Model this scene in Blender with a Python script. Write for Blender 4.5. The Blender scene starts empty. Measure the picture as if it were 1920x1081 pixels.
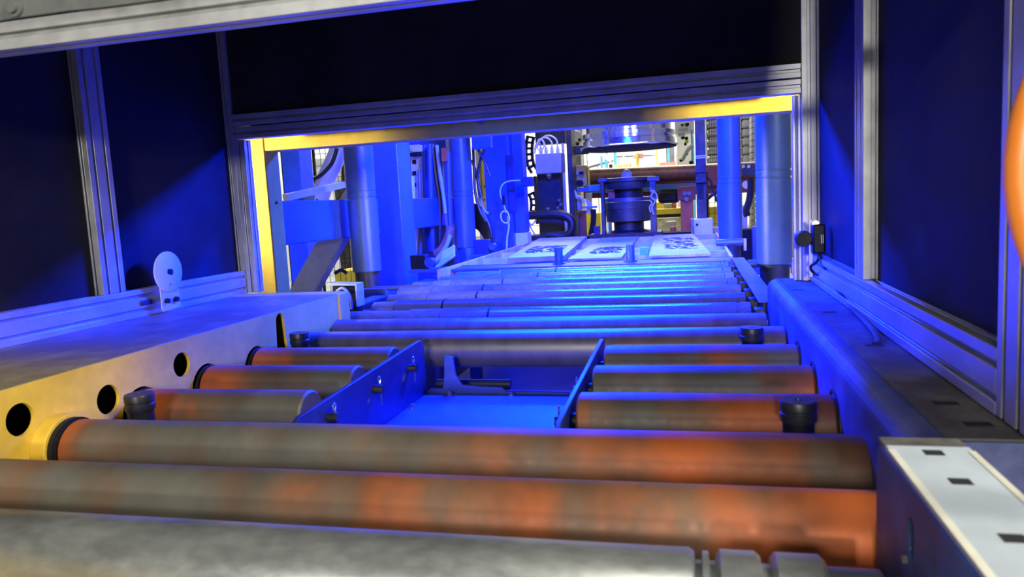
import bpy, math, random
from mathutils import Vector, Matrix
from mathutils.geometry import tessellate_polygon
random.seed(7)
S = bpy.context.scene
COL = S.collection
PI = math.pi

# ------------------------------------------------------------------ camera
F, YAW, PITCH, ROLL = 1393.0, .241, .1146, -.0537
CAM = Vector((0, 0, 1.10))
cy, sy, cp, sp = math.cos(YAW), math.sin(YAW), math.cos(PITCH), math.sin(PITCH)
FW = Vector((-sy*cp, cy*cp, -sp)); RT0 = Vector((cy, sy, 0)); UP0 = RT0.cross(FW)
RT = RT0*math.cos(ROLL) + UP0*math.sin(ROLL)
UP = -RT0*math.sin(ROLL) + UP0*math.cos(ROLL)
cd = bpy.data.cameras.new('camera'); cam = bpy.data.objects.new('camera', cd); COL.objects.link(cam)
cam.matrix_world = Matrix(((RT.x, UP.x, -FW.x, CAM.x), (RT.y, UP.y, -FW.y, CAM.y), (RT.z, UP.z, -FW.z, CAM.z), (0, 0, 0, 1)))
cd.sensor_width = 36; cd.lens = F/1920*36; cd.clip_start = .01; cd.clip_end = 200
cd.dof.use_dof = True; cd.dof.focus_distance = 3.0; cd.dof.aperture_fstop = 8.0
S.camera = cam

def at(px, py, Y):
    """world point where the sight line of photo pixel px,py crosses depth Y"""
    d = FW + RT*((px-960)/F) - UP*((py-540.5)/F)
    return CAM + d*(Y/d.y)

# ------------------------------------------------------------------ world, lamps, exposure
W = bpy.data.worlds.new('factory_air'); S.world = W; W.use_nodes = True
bg = W.node_tree.nodes['Background']; bg.inputs[0].default_value = (.95, .97, 1.0, 1); bg.inputs[1].default_value = .17
def lamp(name, kind, loc, target, power, color, size=.2, size_y=None, spread=None):
    l = bpy.data.lights.new(name, kind); l.energy = power; l.color = color
    if kind == 'AREA':
        l.size = size
        if size_y: l.shape = 'RECTANGLE'; l.size_y = size_y
        if spread: l.spread = spread
    else: l.shadow_soft_size = size
    o = bpy.data.objects.new(name, l); COL.objects.link(o); o.location = loc
    o.rotation_euler = (Vector(target)-Vector(loc)).to_track_quat('-Z', 'Y').to_euler()
    return o
BLUE = (.0006, .017, 1.0)
lamp('blue_press_lamp', 'AREA', (-.45, 4.12, 2.27), (-.45, 4.25, .7), 1800, BLUE, .8, .3, 2.75)
lamp('blue_opening_lamp', 'AREA', (-.55, 2.52, 1.452), (-.55, 1.70, 1.335), 300, BLUE, .6, .03)
lamp('hall_lamp_behind', 'AREA', (1.8, -.11, 2.8), (-.9, 1.0, .75), 120, (1, .97, .9), 1.0, 1.0)
lamp('hall_lamp_behind', 'AREA', (-.6, -3.6, 2.35), (-.6, 1.6, 1.0), 80, (1, .97, .92), .8, .4)
lamp('hall_lamp_behind', 'AREA', (.2, -4.6, 1.66), (-.6, 2, 1.1), 130, (1, .97, .92), .4, .25)
lamp('hall_lamp_left', 'AREA', (-3.1, 1.75, 1.42), (-1.66, 2.6, 1.2), 6, (1, .96, .86), .3, .3, .5)
lamp('hall_lamp_right', 'AREA', (1.9, 1.6, 1.5), (.25, 2.6, 1.42), 5, (1, .96, .86), .3, .3, .5)
lamp('hall_lamp_far', 'AREA', (-1.0, 14, 6.5), (-.6, 14.5, 0), 1100, (1, .98, .92), 5, 2.5)
lamp('hall_lamp_far', 'AREA', (-1.5, 18.5, 5.5), (-1.5, 24, 2), 900, (1, .98, .92), 6, 2)
lamp('hall_lamp_far', 'AREA', (-7.5, 10.5, 5.5), (-6.5, 12.5, 1), 500, (1, .98, .92), 3, 2)  # extra lamp added to brighten the far left cabinet
lamp('disc_fill_light', 'AREA', (-.5, 6.72, 2.7), (-.5, 7.6, 1.0), 11, (1, .97, .95), 1.6, .4, 2.2)  # added fill light for the hanging disc and far board ends
S.view_settings.view_transform = 'Standard'; S.view_settings.look = 'None'
S.view_settings.gamma = 1; S.view_settings.use_curve_mapping = False; S.view_settings.exposure = 0.0

# ------------------------------------------------------------------ materials
MATS = {}
def mat(name, c, rough=.5, metal=0., var=.25, scale=8., bump=.1, c2=None, stretch=(1, 1, 1), lo=.42, hi=.62, emit=0, coat=0, spec=.5):
    if name in MATS: return MATS[name]
    m = bpy.data.materials.new(name); m.use_nodes = True; MATS[name] = m
    nt = m.node_tree; N = nt.nodes; L = nt.links; b = N['Principled BSDF']
    b.inputs['Roughness'].default_value = rough; b.inputs['Metallic'].default_value = metal
    b.inputs['Specular IOR Level'].default_value = spec
    if coat: b.inputs['Coat Weight'].default_value = coat
    tc = N.new('ShaderNodeTexCoord'); mp = N.new('ShaderNodeMapping'); mp.inputs['Scale'].default_value = stretch
    oi = N.new('ShaderNodeObjectInfo'); mu = N.new('ShaderNodeMath'); mu.operation = 'MULTIPLY'; mu.inputs[1].default_value = 37.
    L.new(oi.outputs['Random'], mu.inputs[0])
    L.new(tc.outputs['Object'], mp.inputs['Vector'])
    n = N.new('ShaderNodeTexNoise'); n.noise_dimensions = '4D'; n.inputs['Scale'].default_value = scale; n.inputs['Detail'].default_value = 5
    L.new(mp.outputs[0], n.inputs['Vector']); L.new(mu.outputs[0], n.inputs['W'])
    r = N.new('ShaderNodeValToRGB'); e = r.color_ramp.elements
    e[0].position = lo; e[1].position = hi
    a = Vector(c); d = Vector(c2) if c2 else a*(1+var)
    e[0].color = (*(a if c2 else a*(1-var)), 1); e[1].color = (*d, 1)
    L.new(n.outputs['Fac'], r.inputs[0])
    # fine grime multiplied over it
    n2 = N.new('ShaderNodeTexNoise'); n2.noise_dimensions = '4D'; n2.inputs['Scale'].default_value = scale*7; n2.inputs['Detail'].default_value = 6
    L.new(mp.outputs[0], n2.inputs['Vector']); L.new(mu.outputs[0], n2.inputs['W'])
    mr = N.new('ShaderNodeMapRange'); mr.inputs['From Min'].default_value = .3; mr.inputs['From Max'].default_value = .7
    mr.inputs['To Min'].default_value = 1-var; mr.inputs['To Max'].default_value = 1+var*.4
    L.new(n2.outputs['Fac'], mr.inputs['Value'])
    mx = N.new('ShaderNodeVectorMath'); mx.operation = 'SCALE'
    L.new(r.outputs['Color'], mx.inputs[0]); L.new(mr.outputs[0], mx.inputs['Scale'])
    L.new(mx.outputs[0], b.inputs['Base Color'])
    mr2 = N.new('ShaderNodeMapRange'); mr2.inputs['To Min'].default_value = max(.02, rough-.12); mr2.inputs['To Max'].default_value = min(1, rough+.12)
    L.new(n2.outputs['Fac'], mr2.inputs['Value']); L.new(mr2.outputs[0], b.inputs['Roughness'])
    if bump:
        bp = N.new('ShaderNodeBump'); bp.inputs['Strength'].default_value = bump; bp.inputs['Distance'].default_value = .002
        L.new(n2.outputs['Fac'], bp.inputs['Height']); L.new(bp.outputs[0], b.inputs['Normal'])
    if emit:
        b.inputs['Emission Color'].default_value = (*c, 1); b.inputs['Emission Strength'].default_value = emit
    return m
ALU = mat('brushed_aluminium', (.52, .52, .50), .36, .45, .12, 6, .05)
PANEL = mat('black_panel', (.022, .021, .019), .75, 0, .3, 2.5, .05, spec=.22)
GREYPLATE = mat('grey_painted_plate', (.13, .135, .125), .55, .1, .12, 7, .3)
YEL = mat('yellow_machine_paint', (.80, .51, .045), .5, 0, .10, 5, .15, spec=.12)
YELB = mat('side_beam_yellow_paint', (.80, .51, .045), .5, 0, .12, 6, .2)
YELDULL = mat('dull_yellow_paint', (.25, .20, .10), .6, 0, .25, 9, .3)  # darker, duller yellow for the beam's top plate and the gate stud
NAVY = mat('dark_blue_paint', (.018, .026, .075), .5, 0, .3, 6, .3)
FGNAVY = mat('navy_rail_paint', (.03, .075, .22), .5, 0, .35, 9, .3)
RBEAM = mat('scuffed_blue_beam_paint', (.06, .075, .22), .5, 0, .3, 11, .4, c2=(.14, .16, .32), lo=.45, hi=.75)
GRIME = mat('grimy_top_paint', (.115, .105, .085), .7, 0, .3, 14, .3)
STEEL = mat('machine_steel', (.13, .135, .16), .35, .4, .15, 6, .05)
COLUMN = mat('round_column_steel', (.065, .115, .15), .4, .15, .1, 6, .03)
FIXT = mat('fixture_grey_steel', (.085, .082, .055), .45, .3, .25, 8, .1)
DKSTEEL = mat('dark_steel', (.045, .045, .04), .45, .5, .3, 10, .15)
CAPM = mat('blackened_cap_steel', (.022, .022, .024), .42, .3, .3, 10, .15)
BLACK = mat('black_plastic', (.010, .010, .011), .5, 0, .2, 10, .05, spec=.25)
VOID = mat('near_black', (.008, .008, .010), .9, 0, .2, 10, .1)  # near-black: darkness of slots, holes and interiors put into the colour
ROLL = mat('worn_roller_steel', (.155, .142, .112), .42, .35, .15, 1.0, .12, c2=(.62, .135, .015), stretch=(3.2, 1.8, 1.8), lo=.47, hi=.66)
ROLLD = mat('dull_roller_steel', (.16, .15, .145), .42, .5, .2, 1.0, .12, c2=(.26, .14, .11), stretch=(4.5, 1.6, 1.6), lo=.5, hi=.75)
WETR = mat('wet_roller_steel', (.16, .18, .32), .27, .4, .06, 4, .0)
CHROME = mat('polished_chrome', (.80, .80, .80), .14, .92, .05, 20, .02)
GALV = mat('galvanised_steel', (.24, .25, .23), .36, .65, .18, 4, .1, c2=(.36, .37, .34), stretch=(1.5, 3, 3))
WHITEPL = mat('white_plastic', (.72, .66, .70), .5, 0, .06, 8, .05)
LTGREY = mat('light_grey_top', (.40, .45, .47), .5, 0, .08, 5, .1)
CREAM = mat('cream_edge_strip', (.62, .60, .47), .5, 0, .08, 8, .1)
PRESSBLUE = mat('press_blue_paint', (.03, .09, .46), .42, 0, .12, 4, .1)
PINK = mat('salmon_frame_paint', (.80, .42, .34), .5, 0, .15, 8, .2)
PINKW = mat('pale_pink_paint', (.70, .50, .52), .5, 0, .12, 8, .1)
PALE = mat('pale_worn_board', (.38, .34, .40), .5, 0, .15, 10, .2)
STAIN = mat('black_scuff_rubber', (.03, .03, .035), .7, 0, .5, 30, .3)
ORANGE = mat('orange_red_paint', (.55, .11, .012), .45, 0, .2, 5, .1)
BROWN = mat('rusty_brown_pipe', (.16, .07, .05), .4, .2, .3, 4, .1, c2=(.30, .14, .10))
WHITE = mat('white_wall_paint', (.80, .80, .74), .6, 0, .04, 3, .02)
OFFW = mat('offwhite_enamel', (.66, .67, .66), .4, 0, .06, 5, .03)
FLOORM = mat('grey_concrete', (.33, .33, .32), .6, 0, .15, 2, .1)
SKY = mat('light_blue_paint', (.10, .45, .70), .45, 0, .1, 5, .05)
LEMON = mat('lemon_paint', (.85, .68, .05), .45, 0, .1, 5, .05)
REDP = mat('red_paint', (.70, .10, .07), .45, 0, .1, 5, .05)
GREENH = mat('pale_green_hose', (.42, .50, .36), .5, 0, .1, 5, .05)
CABW = mat('white_cable', (.75, .74, .68), .5, 0, .08, 5, .02)
CABK = mat('black_cable', (.015, .015, .017), .35, 0, .1, 5, .02)
COPPER = mat('brown_hose', (.32, .12, .06), .45, 0, .2, 9, .1)
HOSEB = mat('blue_hose', (.03, .08, .30), .4, 0, .1, 5, .02)
HOSEG = mat('grey_hose', (.40, .41, .40), .5, 0, .1, 5, .02)
ORG = mat('orange_hose_rubber', (.95, .27, .03), .4, 0, .05, 5, .02)
LED = mat('amber_led', (1.0, .55, .15), .3, 0, .02, 5, 0, emit=6)
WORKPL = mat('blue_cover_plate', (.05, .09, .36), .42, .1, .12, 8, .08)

def roller_mat(name, stops, y, xc, half):
    """worn roller paint: grey-brown steel with orange stains lying at given places along the roller"""
    m = bpy.data.materials.new(name); m.use_nodes = True; nt = m.node_tree; N = nt.nodes; L = nt.links; b = N['Principled BSDF']
    b.inputs['Metallic'].default_value = .3
    tc = N.new('ShaderNodeTexCoord'); sx = N.new('ShaderNodeSeparateXYZ'); L.new(tc.outputs['Object'], sx.inputs[0])
    oi = N.new('ShaderNodeObjectInfo'); mu = N.new('ShaderNodeMath'); mu.operation = 'MULTIPLY'; mu.inputs[1].default_value = 37.; L.new(oi.outputs['Random'], mu.inputs[0])
    mr = N.new('ShaderNodeMapRange'); mr.inputs['From Min'].default_value = -half; mr.inputs['From Max'].default_value = half; L.new(sx.outputs['X'], mr.inputs['Value'])
    rp = N.new('ShaderNodeValToRGB'); rp.color_ramp.interpolation = 'EASE'
    pts = [((X-xc+half)/(2*half), v) for X, v in stops]
    el = rp.color_ramp.elements
    el[0].position = max(0, pts[0][0]); el[0].color = (pts[0][1],)*3+(1,)
    el[1].position = min(1, pts[-1][0]); el[1].color = (pts[-1][1],)*3+(1,)
    for p, v in pts[1:-1]:
        e = el.new(p); e.color = (v, v, v, 1)
    L.new(mr.outputs[0], rp.inputs[0])
    def noise(sc, st, det=6):
        mp = N.new('ShaderNodeMapping'); mp.inputs['Scale'].default_value = st; L.new(tc.outputs['Object'], mp.inputs['Vector'])
        n = N.new('ShaderNodeTexNoise'); n.noise_dimensions = '4D'; n.inputs['Scale'].default_value = sc; n.inputs['Detail'].default_value = det
        L.new(mp.outputs[0], n.inputs['Vector']); L.new(mu.outputs[0], n.inputs['W']); return n
    n1 = noise(13, (1, .9, .9)); n2 = noise(60, (1, 1, 1)); n3 = noise(6, (1.4, .8, .8))
    ad = N.new('ShaderNodeMath'); ad.operation = 'MULTIPLY_ADD'; ad.inputs[1].default_value = 1.25; L.new(n1.outputs['Fac'], ad.inputs[0])
    sb = N.new('ShaderNodeMath'); sb.operation = 'SUBTRACT'; sb.inputs[1].default_value = .62; L.new(rp.outputs[0], sb.inputs[0]); L.new(sb.outputs[0], ad.inputs[2])
    cl = N.new('ShaderNodeValToRGB'); c = cl.color_ramp.elements
    c[0].position = .05; c[0].color = (.135, .127, .098, 1); c[1].position = .95; c[1].color = (.50, .115, .022, 1)
    e = c.new(.45); e.color = (.19, .095, .05, 1)
    L.new(ad.outputs[0], cl.inputs[0])
    mr2 = N.new('ShaderNodeMapRange'); mr2.inputs['From Min'].default_value = .3; mr2.inputs['From Max'].default_value = .7; mr2.inputs['To Min'].default_value = .6; mr2.inputs['To Max'].default_value = 1.25; L.new(n3.outputs['Fac'], mr2.inputs['Value'])
    sc = N.new('ShaderNodeVectorMath'); sc.operation = 'SCALE'; L.new(cl.outputs[0], sc.inputs[0]); L.new(mr2.outputs[0], sc.inputs['Scale']); L.new(sc.outputs[0], b.inputs['Base Color'])
    mr3 = N.new('ShaderNodeMapRange'); mr3.inputs['To Min'].default_value = .38; mr3.inputs['To Max'].default_value = .62; L.new(n2.outputs['Fac'], mr3.inputs['Value']); L.new(mr3.outputs[0], b.inputs['Roughness'])
    bp = N.new('ShaderNodeBump'); bp.inputs['Strength'].default_value = .12; bp.inputs['Distance'].default_value = .002; L.new(n2.outputs['Fac'], bp.inputs['Height']); L.new(bp.outputs[0], b.inputs['Normal'])
    return m
def stained(name, px, py, y, x0, x1):
    return roller_mat(name, [(at(a, py, y).x, v) for a, v in px], y, (x0+x1)/2, (x1-x0)/2)

# ------------------------------------------------------------------ mesh helper
class MB:
    def __init__(s): s.v = []; s.f = []; s.sm = []
    def add(s, vs, fs, smooth=False):
        k = len(s.v); s.v += [Vector(p) for p in vs]
        for f in fs: s.f.append([i+k for i in f]); s.sm.append(smooth)
        return s
    def box(s, x0, x1, y0, y1, z0, z1, rot=None, pivot=None):
        vs = [Vector((x, y, z)) for z in (z0, z1) for y in (y0, y1) for x in (x0, x1)]
        if rot:
            c = Vector(pivot) if pivot else Vector(((x0+x1)/2, (y0+y1)/2, (z0+z1)/2))
            vs = [rot @ (p-c) + c for p in vs]
        return s.add(vs, [(0, 2, 3, 1), (4, 5, 7, 6), (0, 1, 5, 4), (2, 6, 7, 3), (0, 4, 6, 2), (1, 3, 7, 5)])
    def bar(s, a, b, w, h, up=(0, 0, 1)):
        a = Vector(a); b = Vector(b); d = (b-a).normalized(); u = Vector(up)
        x = d.cross(u)
        if x.length < 1e-4: x = d.cross(Vector((0, 1, 0)))
        x.normalize(); u = x.cross(d)
        vs = [p + x*i*w/2 + u*j*h/2 for p in (a, b) for j in (-1, 1) for i in (-1, 1)]
        return s.add(vs, [(0, 2, 3, 1), (4, 5, 7, 6), (0, 1, 5, 4), (2, 6, 7, 3), (0, 4, 6, 2), (1, 3, 7, 5)])
    def lathe(s, a, b, prof, n=32, caps=True):
        """prof: list of (t along a->b in metres, radius)"""
        a = Vector(a); d = (Vector(b)-a).normalized()
        x = d.orthogonal().normalized(); y = d.cross(x)
        vs = []
        for t, r in prof:
            for i in range(n):
                th = 2*PI*i/n; vs.append(a+d*t+(x*math.cos(th)+y*math.sin(th))*r)
        fs = [(k*n+i, k*n+(i+1) % n, (k+1)*n+(i+1) % n, (k+1)*n+i) for k in range(len(prof)-1) for i in range(n)]
        s.add(vs, fs, True)
        if caps:
            k = len(s.v)-len(vs)
            s.f.append([k+i for i in range(n)][::-1]); s.sm.append(False)
            s.f.append([k+(len(prof)-1)*n+i for i in range(n)]); s.sm.append(False)
        return s
    def cyl(s, a, b, r, n=24, r2=None):
        return s.lathe(a, b, [(0, r), ((Vector(b)-Vector(a)).length, r if r2 is None else r2)], n)
    def ring(s, a, b, ro, ri, n=32):
        L = (Vector(b)-Vector(a)).length
        return s.lathe(a, b, [(0, ri), (0, ro), (L, ro), (L, ri), (0, ri)], n, False)
    def tube(s, pts, r, n=8, sub=4):
        P = [Vector(p) for p in pts]
        if sub > 1 and len(P) > 2:
            Q = [2*P[0]-P[1]]+P+[2*P[-1]-P[-2]]; out = []
            for i in range(1, len(Q)-2):
                for k in range(sub):
                    t = k/sub; a, b, c, d = Q[i-1:i+3]
                    out.append(.5*((2*b)+(c-a)*t+(2*a-5*b+4*c-d)*t*t+(3*b-a-3*c+d)*t**3))
            P = out+[P[-1]]
        x = None; vs = []
        for i, p in enumerate(P):
            d = (P[min(i+1, len(P)-1)]-P[max(i-1, 0)]).normalized()
            x = d.orthogonal().normalized() if x is None else (x-d*x.dot(d)).normalized()
            y = d.cross(x)
            vs += [p+(x*math.cos(2*PI*j/n)+y*math.sin(2*PI*j/n))*r for j in range(n)]
        fs = [(k*n+i, k*n+(i+1) % n, (k+1)*n+(i+1) % n, (k+1)*n+i) for k in range(len(P)-1) for i in range(n)]
        s.add(vs, fs, True)
        k = len(s.v)-len(vs)
        s.f.append([k+i for i in range(n)][::-1]); s.sm.append(False)
        s.f.append([k+(len(P)-1)*n+i for i in range(n)]); s.sm.append(False)
        return s
    def prism(s, loops, o, u, w, th):
        """outline + holes (2-D, metres) on plane o + a*u + b*w, thickness vector th"""
        o, u, w, th = map(Vector, (o, u, w, th))
        flat = [p for l in loops for p in l]
        A = [o+u*p[0]+w*p[1] for p in flat]
        tris = tessellate_polygon([[Vector((p[0], p[1], 0)) for p in l] for l in loops])
        n = len(A); fs = [tuple(t) for t in tris]+[tuple(i+n for i in t[::-1]) for t in tris]
        k = 0
        for l in loops:
            m = len(l); fs += [(k+i, k+(i+1) % m, n+k+(i+1) % m, n+k+i) for i in range(m)]; k += m
        return s.add(A+[a+th for a in A], fs)
    def sphere(s, c, r, n=16, m=8, sz=1.):
        pr = [(r*(1-math.cos(PI*i/m))*sz, max(1e-4, r*math.sin(PI*i/m))) for i in range(m+1)]
        return s.lathe(Vector(c)-Vector((0, 0, r*sz)), Vector(c), pr, n)

def circ(cx, cz, r, n=24, a0=0, a1=2*PI):
    full = abs(a1-a0-2*PI) < 1e-6
    return [(cx+r*math.cos(a0+(a1-a0)*i/(n if full else n-1)), cz+r*math.sin(a0+(a1-a0)*i/(n if full else n-1))) for i in range(n)]

def obj(name, mb, m, parent=None, bevel=0, label=None, shift=True):
    me = bpy.data.meshes.new(name)
    vs = mb.v
    if parent is not None: org = Vector(parent['wloc'])
    else:
        xs = [p.x for p in vs]; ys = [p.y for p in vs]; zs = [p.z for p in vs]
        org = Vector(((min(xs)+max(xs))/2, (min(ys)+max(ys))/2, min(zs)))
    me.from_pydata([tuple(p-org) for p in vs], [], mb.f)
    me.polygons.foreach_set('use_smooth', mb.sm); me.update()
    import bmesh
    bm = bmesh.new(); bm.from_mesh(me); bmesh.ops.recalc_face_normals(bm, faces=bm.faces); bm.to_mesh(me); bm.free()
    me.set_sharp_from_angle(angle=.65)
    me.materials.append(m)
    o = bpy.data.objects.new(name, me); COL.objects.link(o)
    if parent is not None:
        o.parent = parent; o['wloc'] = tuple(org)
    else: o.location = org; o['wloc'] = tuple(org)
    if bevel:
        b = o.modifiers.new('bevel', 'BEVEL'); b.width = bevel; b.segments = 2; b.limit_method = 'ANGLE'; b.angle_limit = .7
        b.harden_normals = False
    if label: o['label'] = label
    return o
def tag(o, label, cat, group=None):
    o['label'] = label; o['category'] = cat
    if group: o['group'] = group
    return o
def thing(name, label, cat, loc, group=None):
    o = bpy.data.objects.new(name, None); COL.objects.link(o); o.location = loc; o.empty_display_size = .05
    o['wloc'] = tuple(loc); return tag(o, label, cat, group)
def struct(o): o['kind'] = 'structure'; return o
def dup(o, loc, label):
    d = o.copy(); COL.objects.link(d); d.location = loc; d['label'] = label; d['wloc'] = tuple(loc)
    for c in list(o.children):
        e = c.copy(); COL.objects.link(e); e.parent = d
        for g in c.children:
            h = g.copy(); COL.objects.link(h); h.parent = e
    return d

# ------------------------------------------------------------------ T-slot aluminium profile
def slot_poly(w, h, cells_w, cells_h):
    """outline of a w x h T-slot profile with grooves on every face"""
    def side(L, n):
        pts = []; c = L/n
        for k in range(n):
            m = c*(k+.5); pts += [(m-.0042, 0), (m-.0042, .003), (m-.009, .003), (m-.0055, .0095), (m+.0055, .0095), (m+.009, .003), (m+.0042, .003), (m+.0042, 0)]
        return pts
    P = [(0, 0)] + side(w, cells_w) + [(w, 0)]
    P += [(w-d, a) for a, d in side(h, cells_h)] + [(w, h)]
    P += [(w-a, h-d) for a, d in side(w, cells_w)] + [(0, h)]
    P += [(d, h-a) for a, d in side(h, cells_h)]
    return [(a-w/2, b-h/2) for a, b in P]
def profile(name, a, b, w, h, u, v, parent, m=None):
    """profile from a to b (centre line), w along u, h along v"""
    a = Vector(a); b = Vector(b)
    mb = MB().prism([slot_poly(w, h, max(1, round(w/.04)), max(1, round(h/.04)))], a, u, v, b-a)
    return obj(name, mb, m or ALU, parent, bevel=.0012)

# ------------------------------------------------------------------ the setting
struct(obj('floor', MB().box(-14, 14, -4, 26, -.1, 0), FLOORM))
wb = struct(obj('wall_back', MB().box(-14, 14, 25.0, 25.2, 0, 7), WHITE))
for i in range(18):
    x = -13.5+i*1.5
    for z0, z1 in ((.3, 2.3), (2.33, 4.6)):
        obj('wall_panel', MB().box(x+.02, x+1.48, 24.96, 25.0, z0, z1), WHITE, wb)

# ------------------------------------------------------------------ conveyor side beams
XL, ZB = -1.145, .83
AX = [.883, 1.092, 1.311, 1.532, 1.745, 1.98]       # roller axes
RR, RZ = .0525, .6975
lb = thing('side_beam', 'yellow steel conveyor side beam with round holes, left of the rollers', 'beam', (-1.34, 1.3, .45))
holes = [circ(1.022, .771, .029)[::-1], circ(1.222, .752, .030)[::-1], circ(1.448, .772, .0285)[::-1]]
slot4 = [(1.875+.021*math.cos(a), .803+.021*math.sin(a)) for a in [PI*i/10 for i in range(11)]] + [(1.846, .70), (1.904, .70)]
holes.append(slot4[::-1])
for y in AX[:-1]: holes.append(circ(y, RZ, .0575, 28)[::-1])
for y in (.30, .52, .70): holes.append(circ(y, .771 if y != .70 else .70, .029)[::-1])
fp = [(-.2, .45), (2.30, .45), (2.30, ZB-.006), (2.295, ZB), (-.2, ZB)]
obj('face_plate', MB().prism([fp]+holes, (XL, 0, 0), (0, 1, 0), (0, 0, 1), (-.008, 0, 0)), YELB, lb)
mb = MB().box(-1.62, XL-.0005, -.2, 2.30, ZB-.008, ZB+.0015)
obj('top_plate', mb, YELDULL, lb, .003)
obj('inner_web', MB().box(-1.62, -1.612, -.2, 2.3, .45, ZB-.009).box(-1.612, XL-.009, -.2, 2.3, .45, .458), VOID, lb)
obj('end_flange', MB().box(-1.62, XL+.006, 2.235, 2.31, .45, ZB+.003), YELB, lb, .006)
obj('bearing_boss', MB().ring((XL+.0002, AX[1], RZ), (-1.114, AX[1], RZ), .0625, .050, 36), YELB, lb, .001)

XR, ZR = .226, .82
rb = thing('side_beam', 'dark blue scuffed conveyor side beam with slots in its top, right of the rollers', 'beam', (.33, 1.7, .45))
cr = .028
sec = [(.50, .45), (XR, .45), (XR, ZR-cr)] + [(XR+cr-cr*math.cos(a), ZR-cr+cr*math.sin(a)) for a in [PI/2*i/6 for i in range(1, 7)]] + [(.50, ZR)]
body = MB().prism([sec], (0, .86, 0), (1, 0, 0), (0, 0, 1), (0, 1.58, 0))
o = obj('beam_body', body, RBEAM, rb, .002)
for p in o.data.polygons: p.use_smooth = False
obj('top_skin', MB().box(.262, .499, .865, 2.425, ZR, ZR+.0025), GRIME, rb)
for x, y in ((.278, 2.137), (.291, 1.743), (.301, 1.37), (.303, 1.003), (.310, .916)):
    obj('slot', MB().box(x-.014, x+.014, y-.008, y+.008, ZR+.0022, ZR+.0034), VOID, rb)
obj('end_cap', MB().box(.232, .50, 2.425, 2.447, .45, ZR-.006), RBEAM, rb, .008)
# half-round notches where the short rollers enter
for y in AX[2:5]:
    obj('cutout_rim', MB().ring((XR-.002, y, RZ), (XR+.003, y, RZ), .061, .0555, 32), DKSTEEL, rb)

pan = obj('drip_pan', MB().box(-1.13, .15, .55, 2.23, .40, .41).box(-1.13, .15, .55, .56, .4101, .46).box(-1.13, .15, 2.22, 2.23, .4101, .46), VOID)
tag(pan, 'black drip pan under the conveyor rollers', 'tray')

# ------------------------------------------------------------------ rollers
def roller(label, y, x0, x1, m, r=RR, z=RZ, ring=True, group='conveyor rollers in the enclosure', chamfer=.004, shaft=.03, shx0=.04, shx1=.04, prof=None):
    t = thing('conveyor_roller', label, 'roller', ((x0+x1)/2, y, z-r), group)
    L = x1-x0
    pr = prof or [(0, r-.014), (0, r-chamfer), (chamfer, r), (L-chamfer, r), (L, r-chamfer), (L, r-.014)]
    obj('shell', MB().lathe((x0, y, z), (x1, y, z), pr, 48, True), m, t)
    obj('shaft', MB().cyl((x0-shx0, y, z), (x0+.002, y, z), shaft/2), DKSTEEL, t); obj('shaft', MB().cyl((x1-.002, y, z), (x1+shx1, y, z), shaft/2), DKSTEEL, t)
    if ring:
        obj('end_ring', MB().ring((x0-.008, y, z), (x0-.001, y, z), r+.0012, r-.02), BLACK, t)
    return t
# galvanised roller, nearest
y = .716
x0, x1 = -1.25, .165
L = x1-x0
def gp(L):
    return [(0, .04), (0, .052), (.004, .0545), (L-.176, .0545), (L-.171, .051), (L-.170, .043), (L-.164, .043), (L-.163, .052), (L-.157, .052), (L-.156, .043), (L-.151, .043), (L-.150, .050), (L-.146, .0545), (L-.113, .0545), (L-.108, .050), (L-.107, .043), (L-.099, .043), (L-.098, .050), (L-.094, .0545), (L-.054, .0545), (L-.049, .050), (L-.048, .044), (L, .044)]
roller('bare galvanised roller with grooved end collars, nearest the camera', y, x0, x1, GALV, .0545, .694, False, prof=gp(L))
roller('full-width roller with long orange paint stains, second from the camera', AX[0], -1.25, .228,
       stained('second_roller_stains', [(-60, .5), (60, .3), (130, .1), (500, .12), (640, .35), (720, .6), (900, .5), (1000, .58), (1100, .35), (1290, .4), (1360, .75), (1630, .85)], 900, AX[0], -1.25, .228), ring=False)
t = roller('full-width roller with orange left end, first to come out of the yellow beam', AX[1], -1.098, .234,
           stained('third_roller_stains', [(105, 1), (160, .8), (200, .2), (600, .05), (780, .2), (900, .5), (1010, .35), (1180, .6), (1290, .95), (1400, .8), (1480, .7), (1540, .35), (1630, .4)], 830, AX[1], -1.098, .234))
obj('bearing_collar', MB().ring((-1.1138, AX[1], RZ), (-1.103, AX[1], RZ), RR+.004, .02), BLACK, t)
seg = [('nearest', AX[2]), ('middle', AX[3]), ('farthest', AX[4])]
for w, y in seg:
    roller('short roller between yellow beam and left blue bracket, %s of the three' % w, y, XL+.012, -.748, stained('short_roller_stains', {'n': [(292, 1), (325, .9), (350, .45), (430, .3), (450, .1), (600, .1)], 'm': [(373, .95), (430, .85), (500, .4), (560, .1), (670, .15)], 'f': [(470, .85), (540, .7), (600, .2), (730, .05)]}[w[0]], {'n': 760, 'm': 705, 'f': 665}[w[0]], y, XL+.012, -.748), group='short rollers left of the bracket gap', shx1=.024)
    roller('short roller between right blue bracket and right beam, %s of the three' % w, y, -.208, .224, stained('short_roller_stains', {'n': [(1103, .6), (1125, .25), (1200, .1), (1290, .45), (1385, .85), (1440, .75), (1540, .5)], 'm': [(1110, .05), (1400, .05), (1440, .4), (1490, .65), (1530, .75)], 'f': [(1140, .05), (1290, .1), (1350, .8), (1380, .6), (1460, .1)]}[w[0]], {'n': 770, 'm': 705, 'f': 665}[w[0]], y, -.208, .224), ring=False, group='short rollers right of the bracket gap', shx0=.013)
roller('full-width roller directly behind the gap between the blue brackets', AX[5], XL+.012, .224, ROLLD)
roller('full-width dull roller last before the enclosure opening', 2.205, XL+.005, .20, ROLLD, ring=False)
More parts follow.
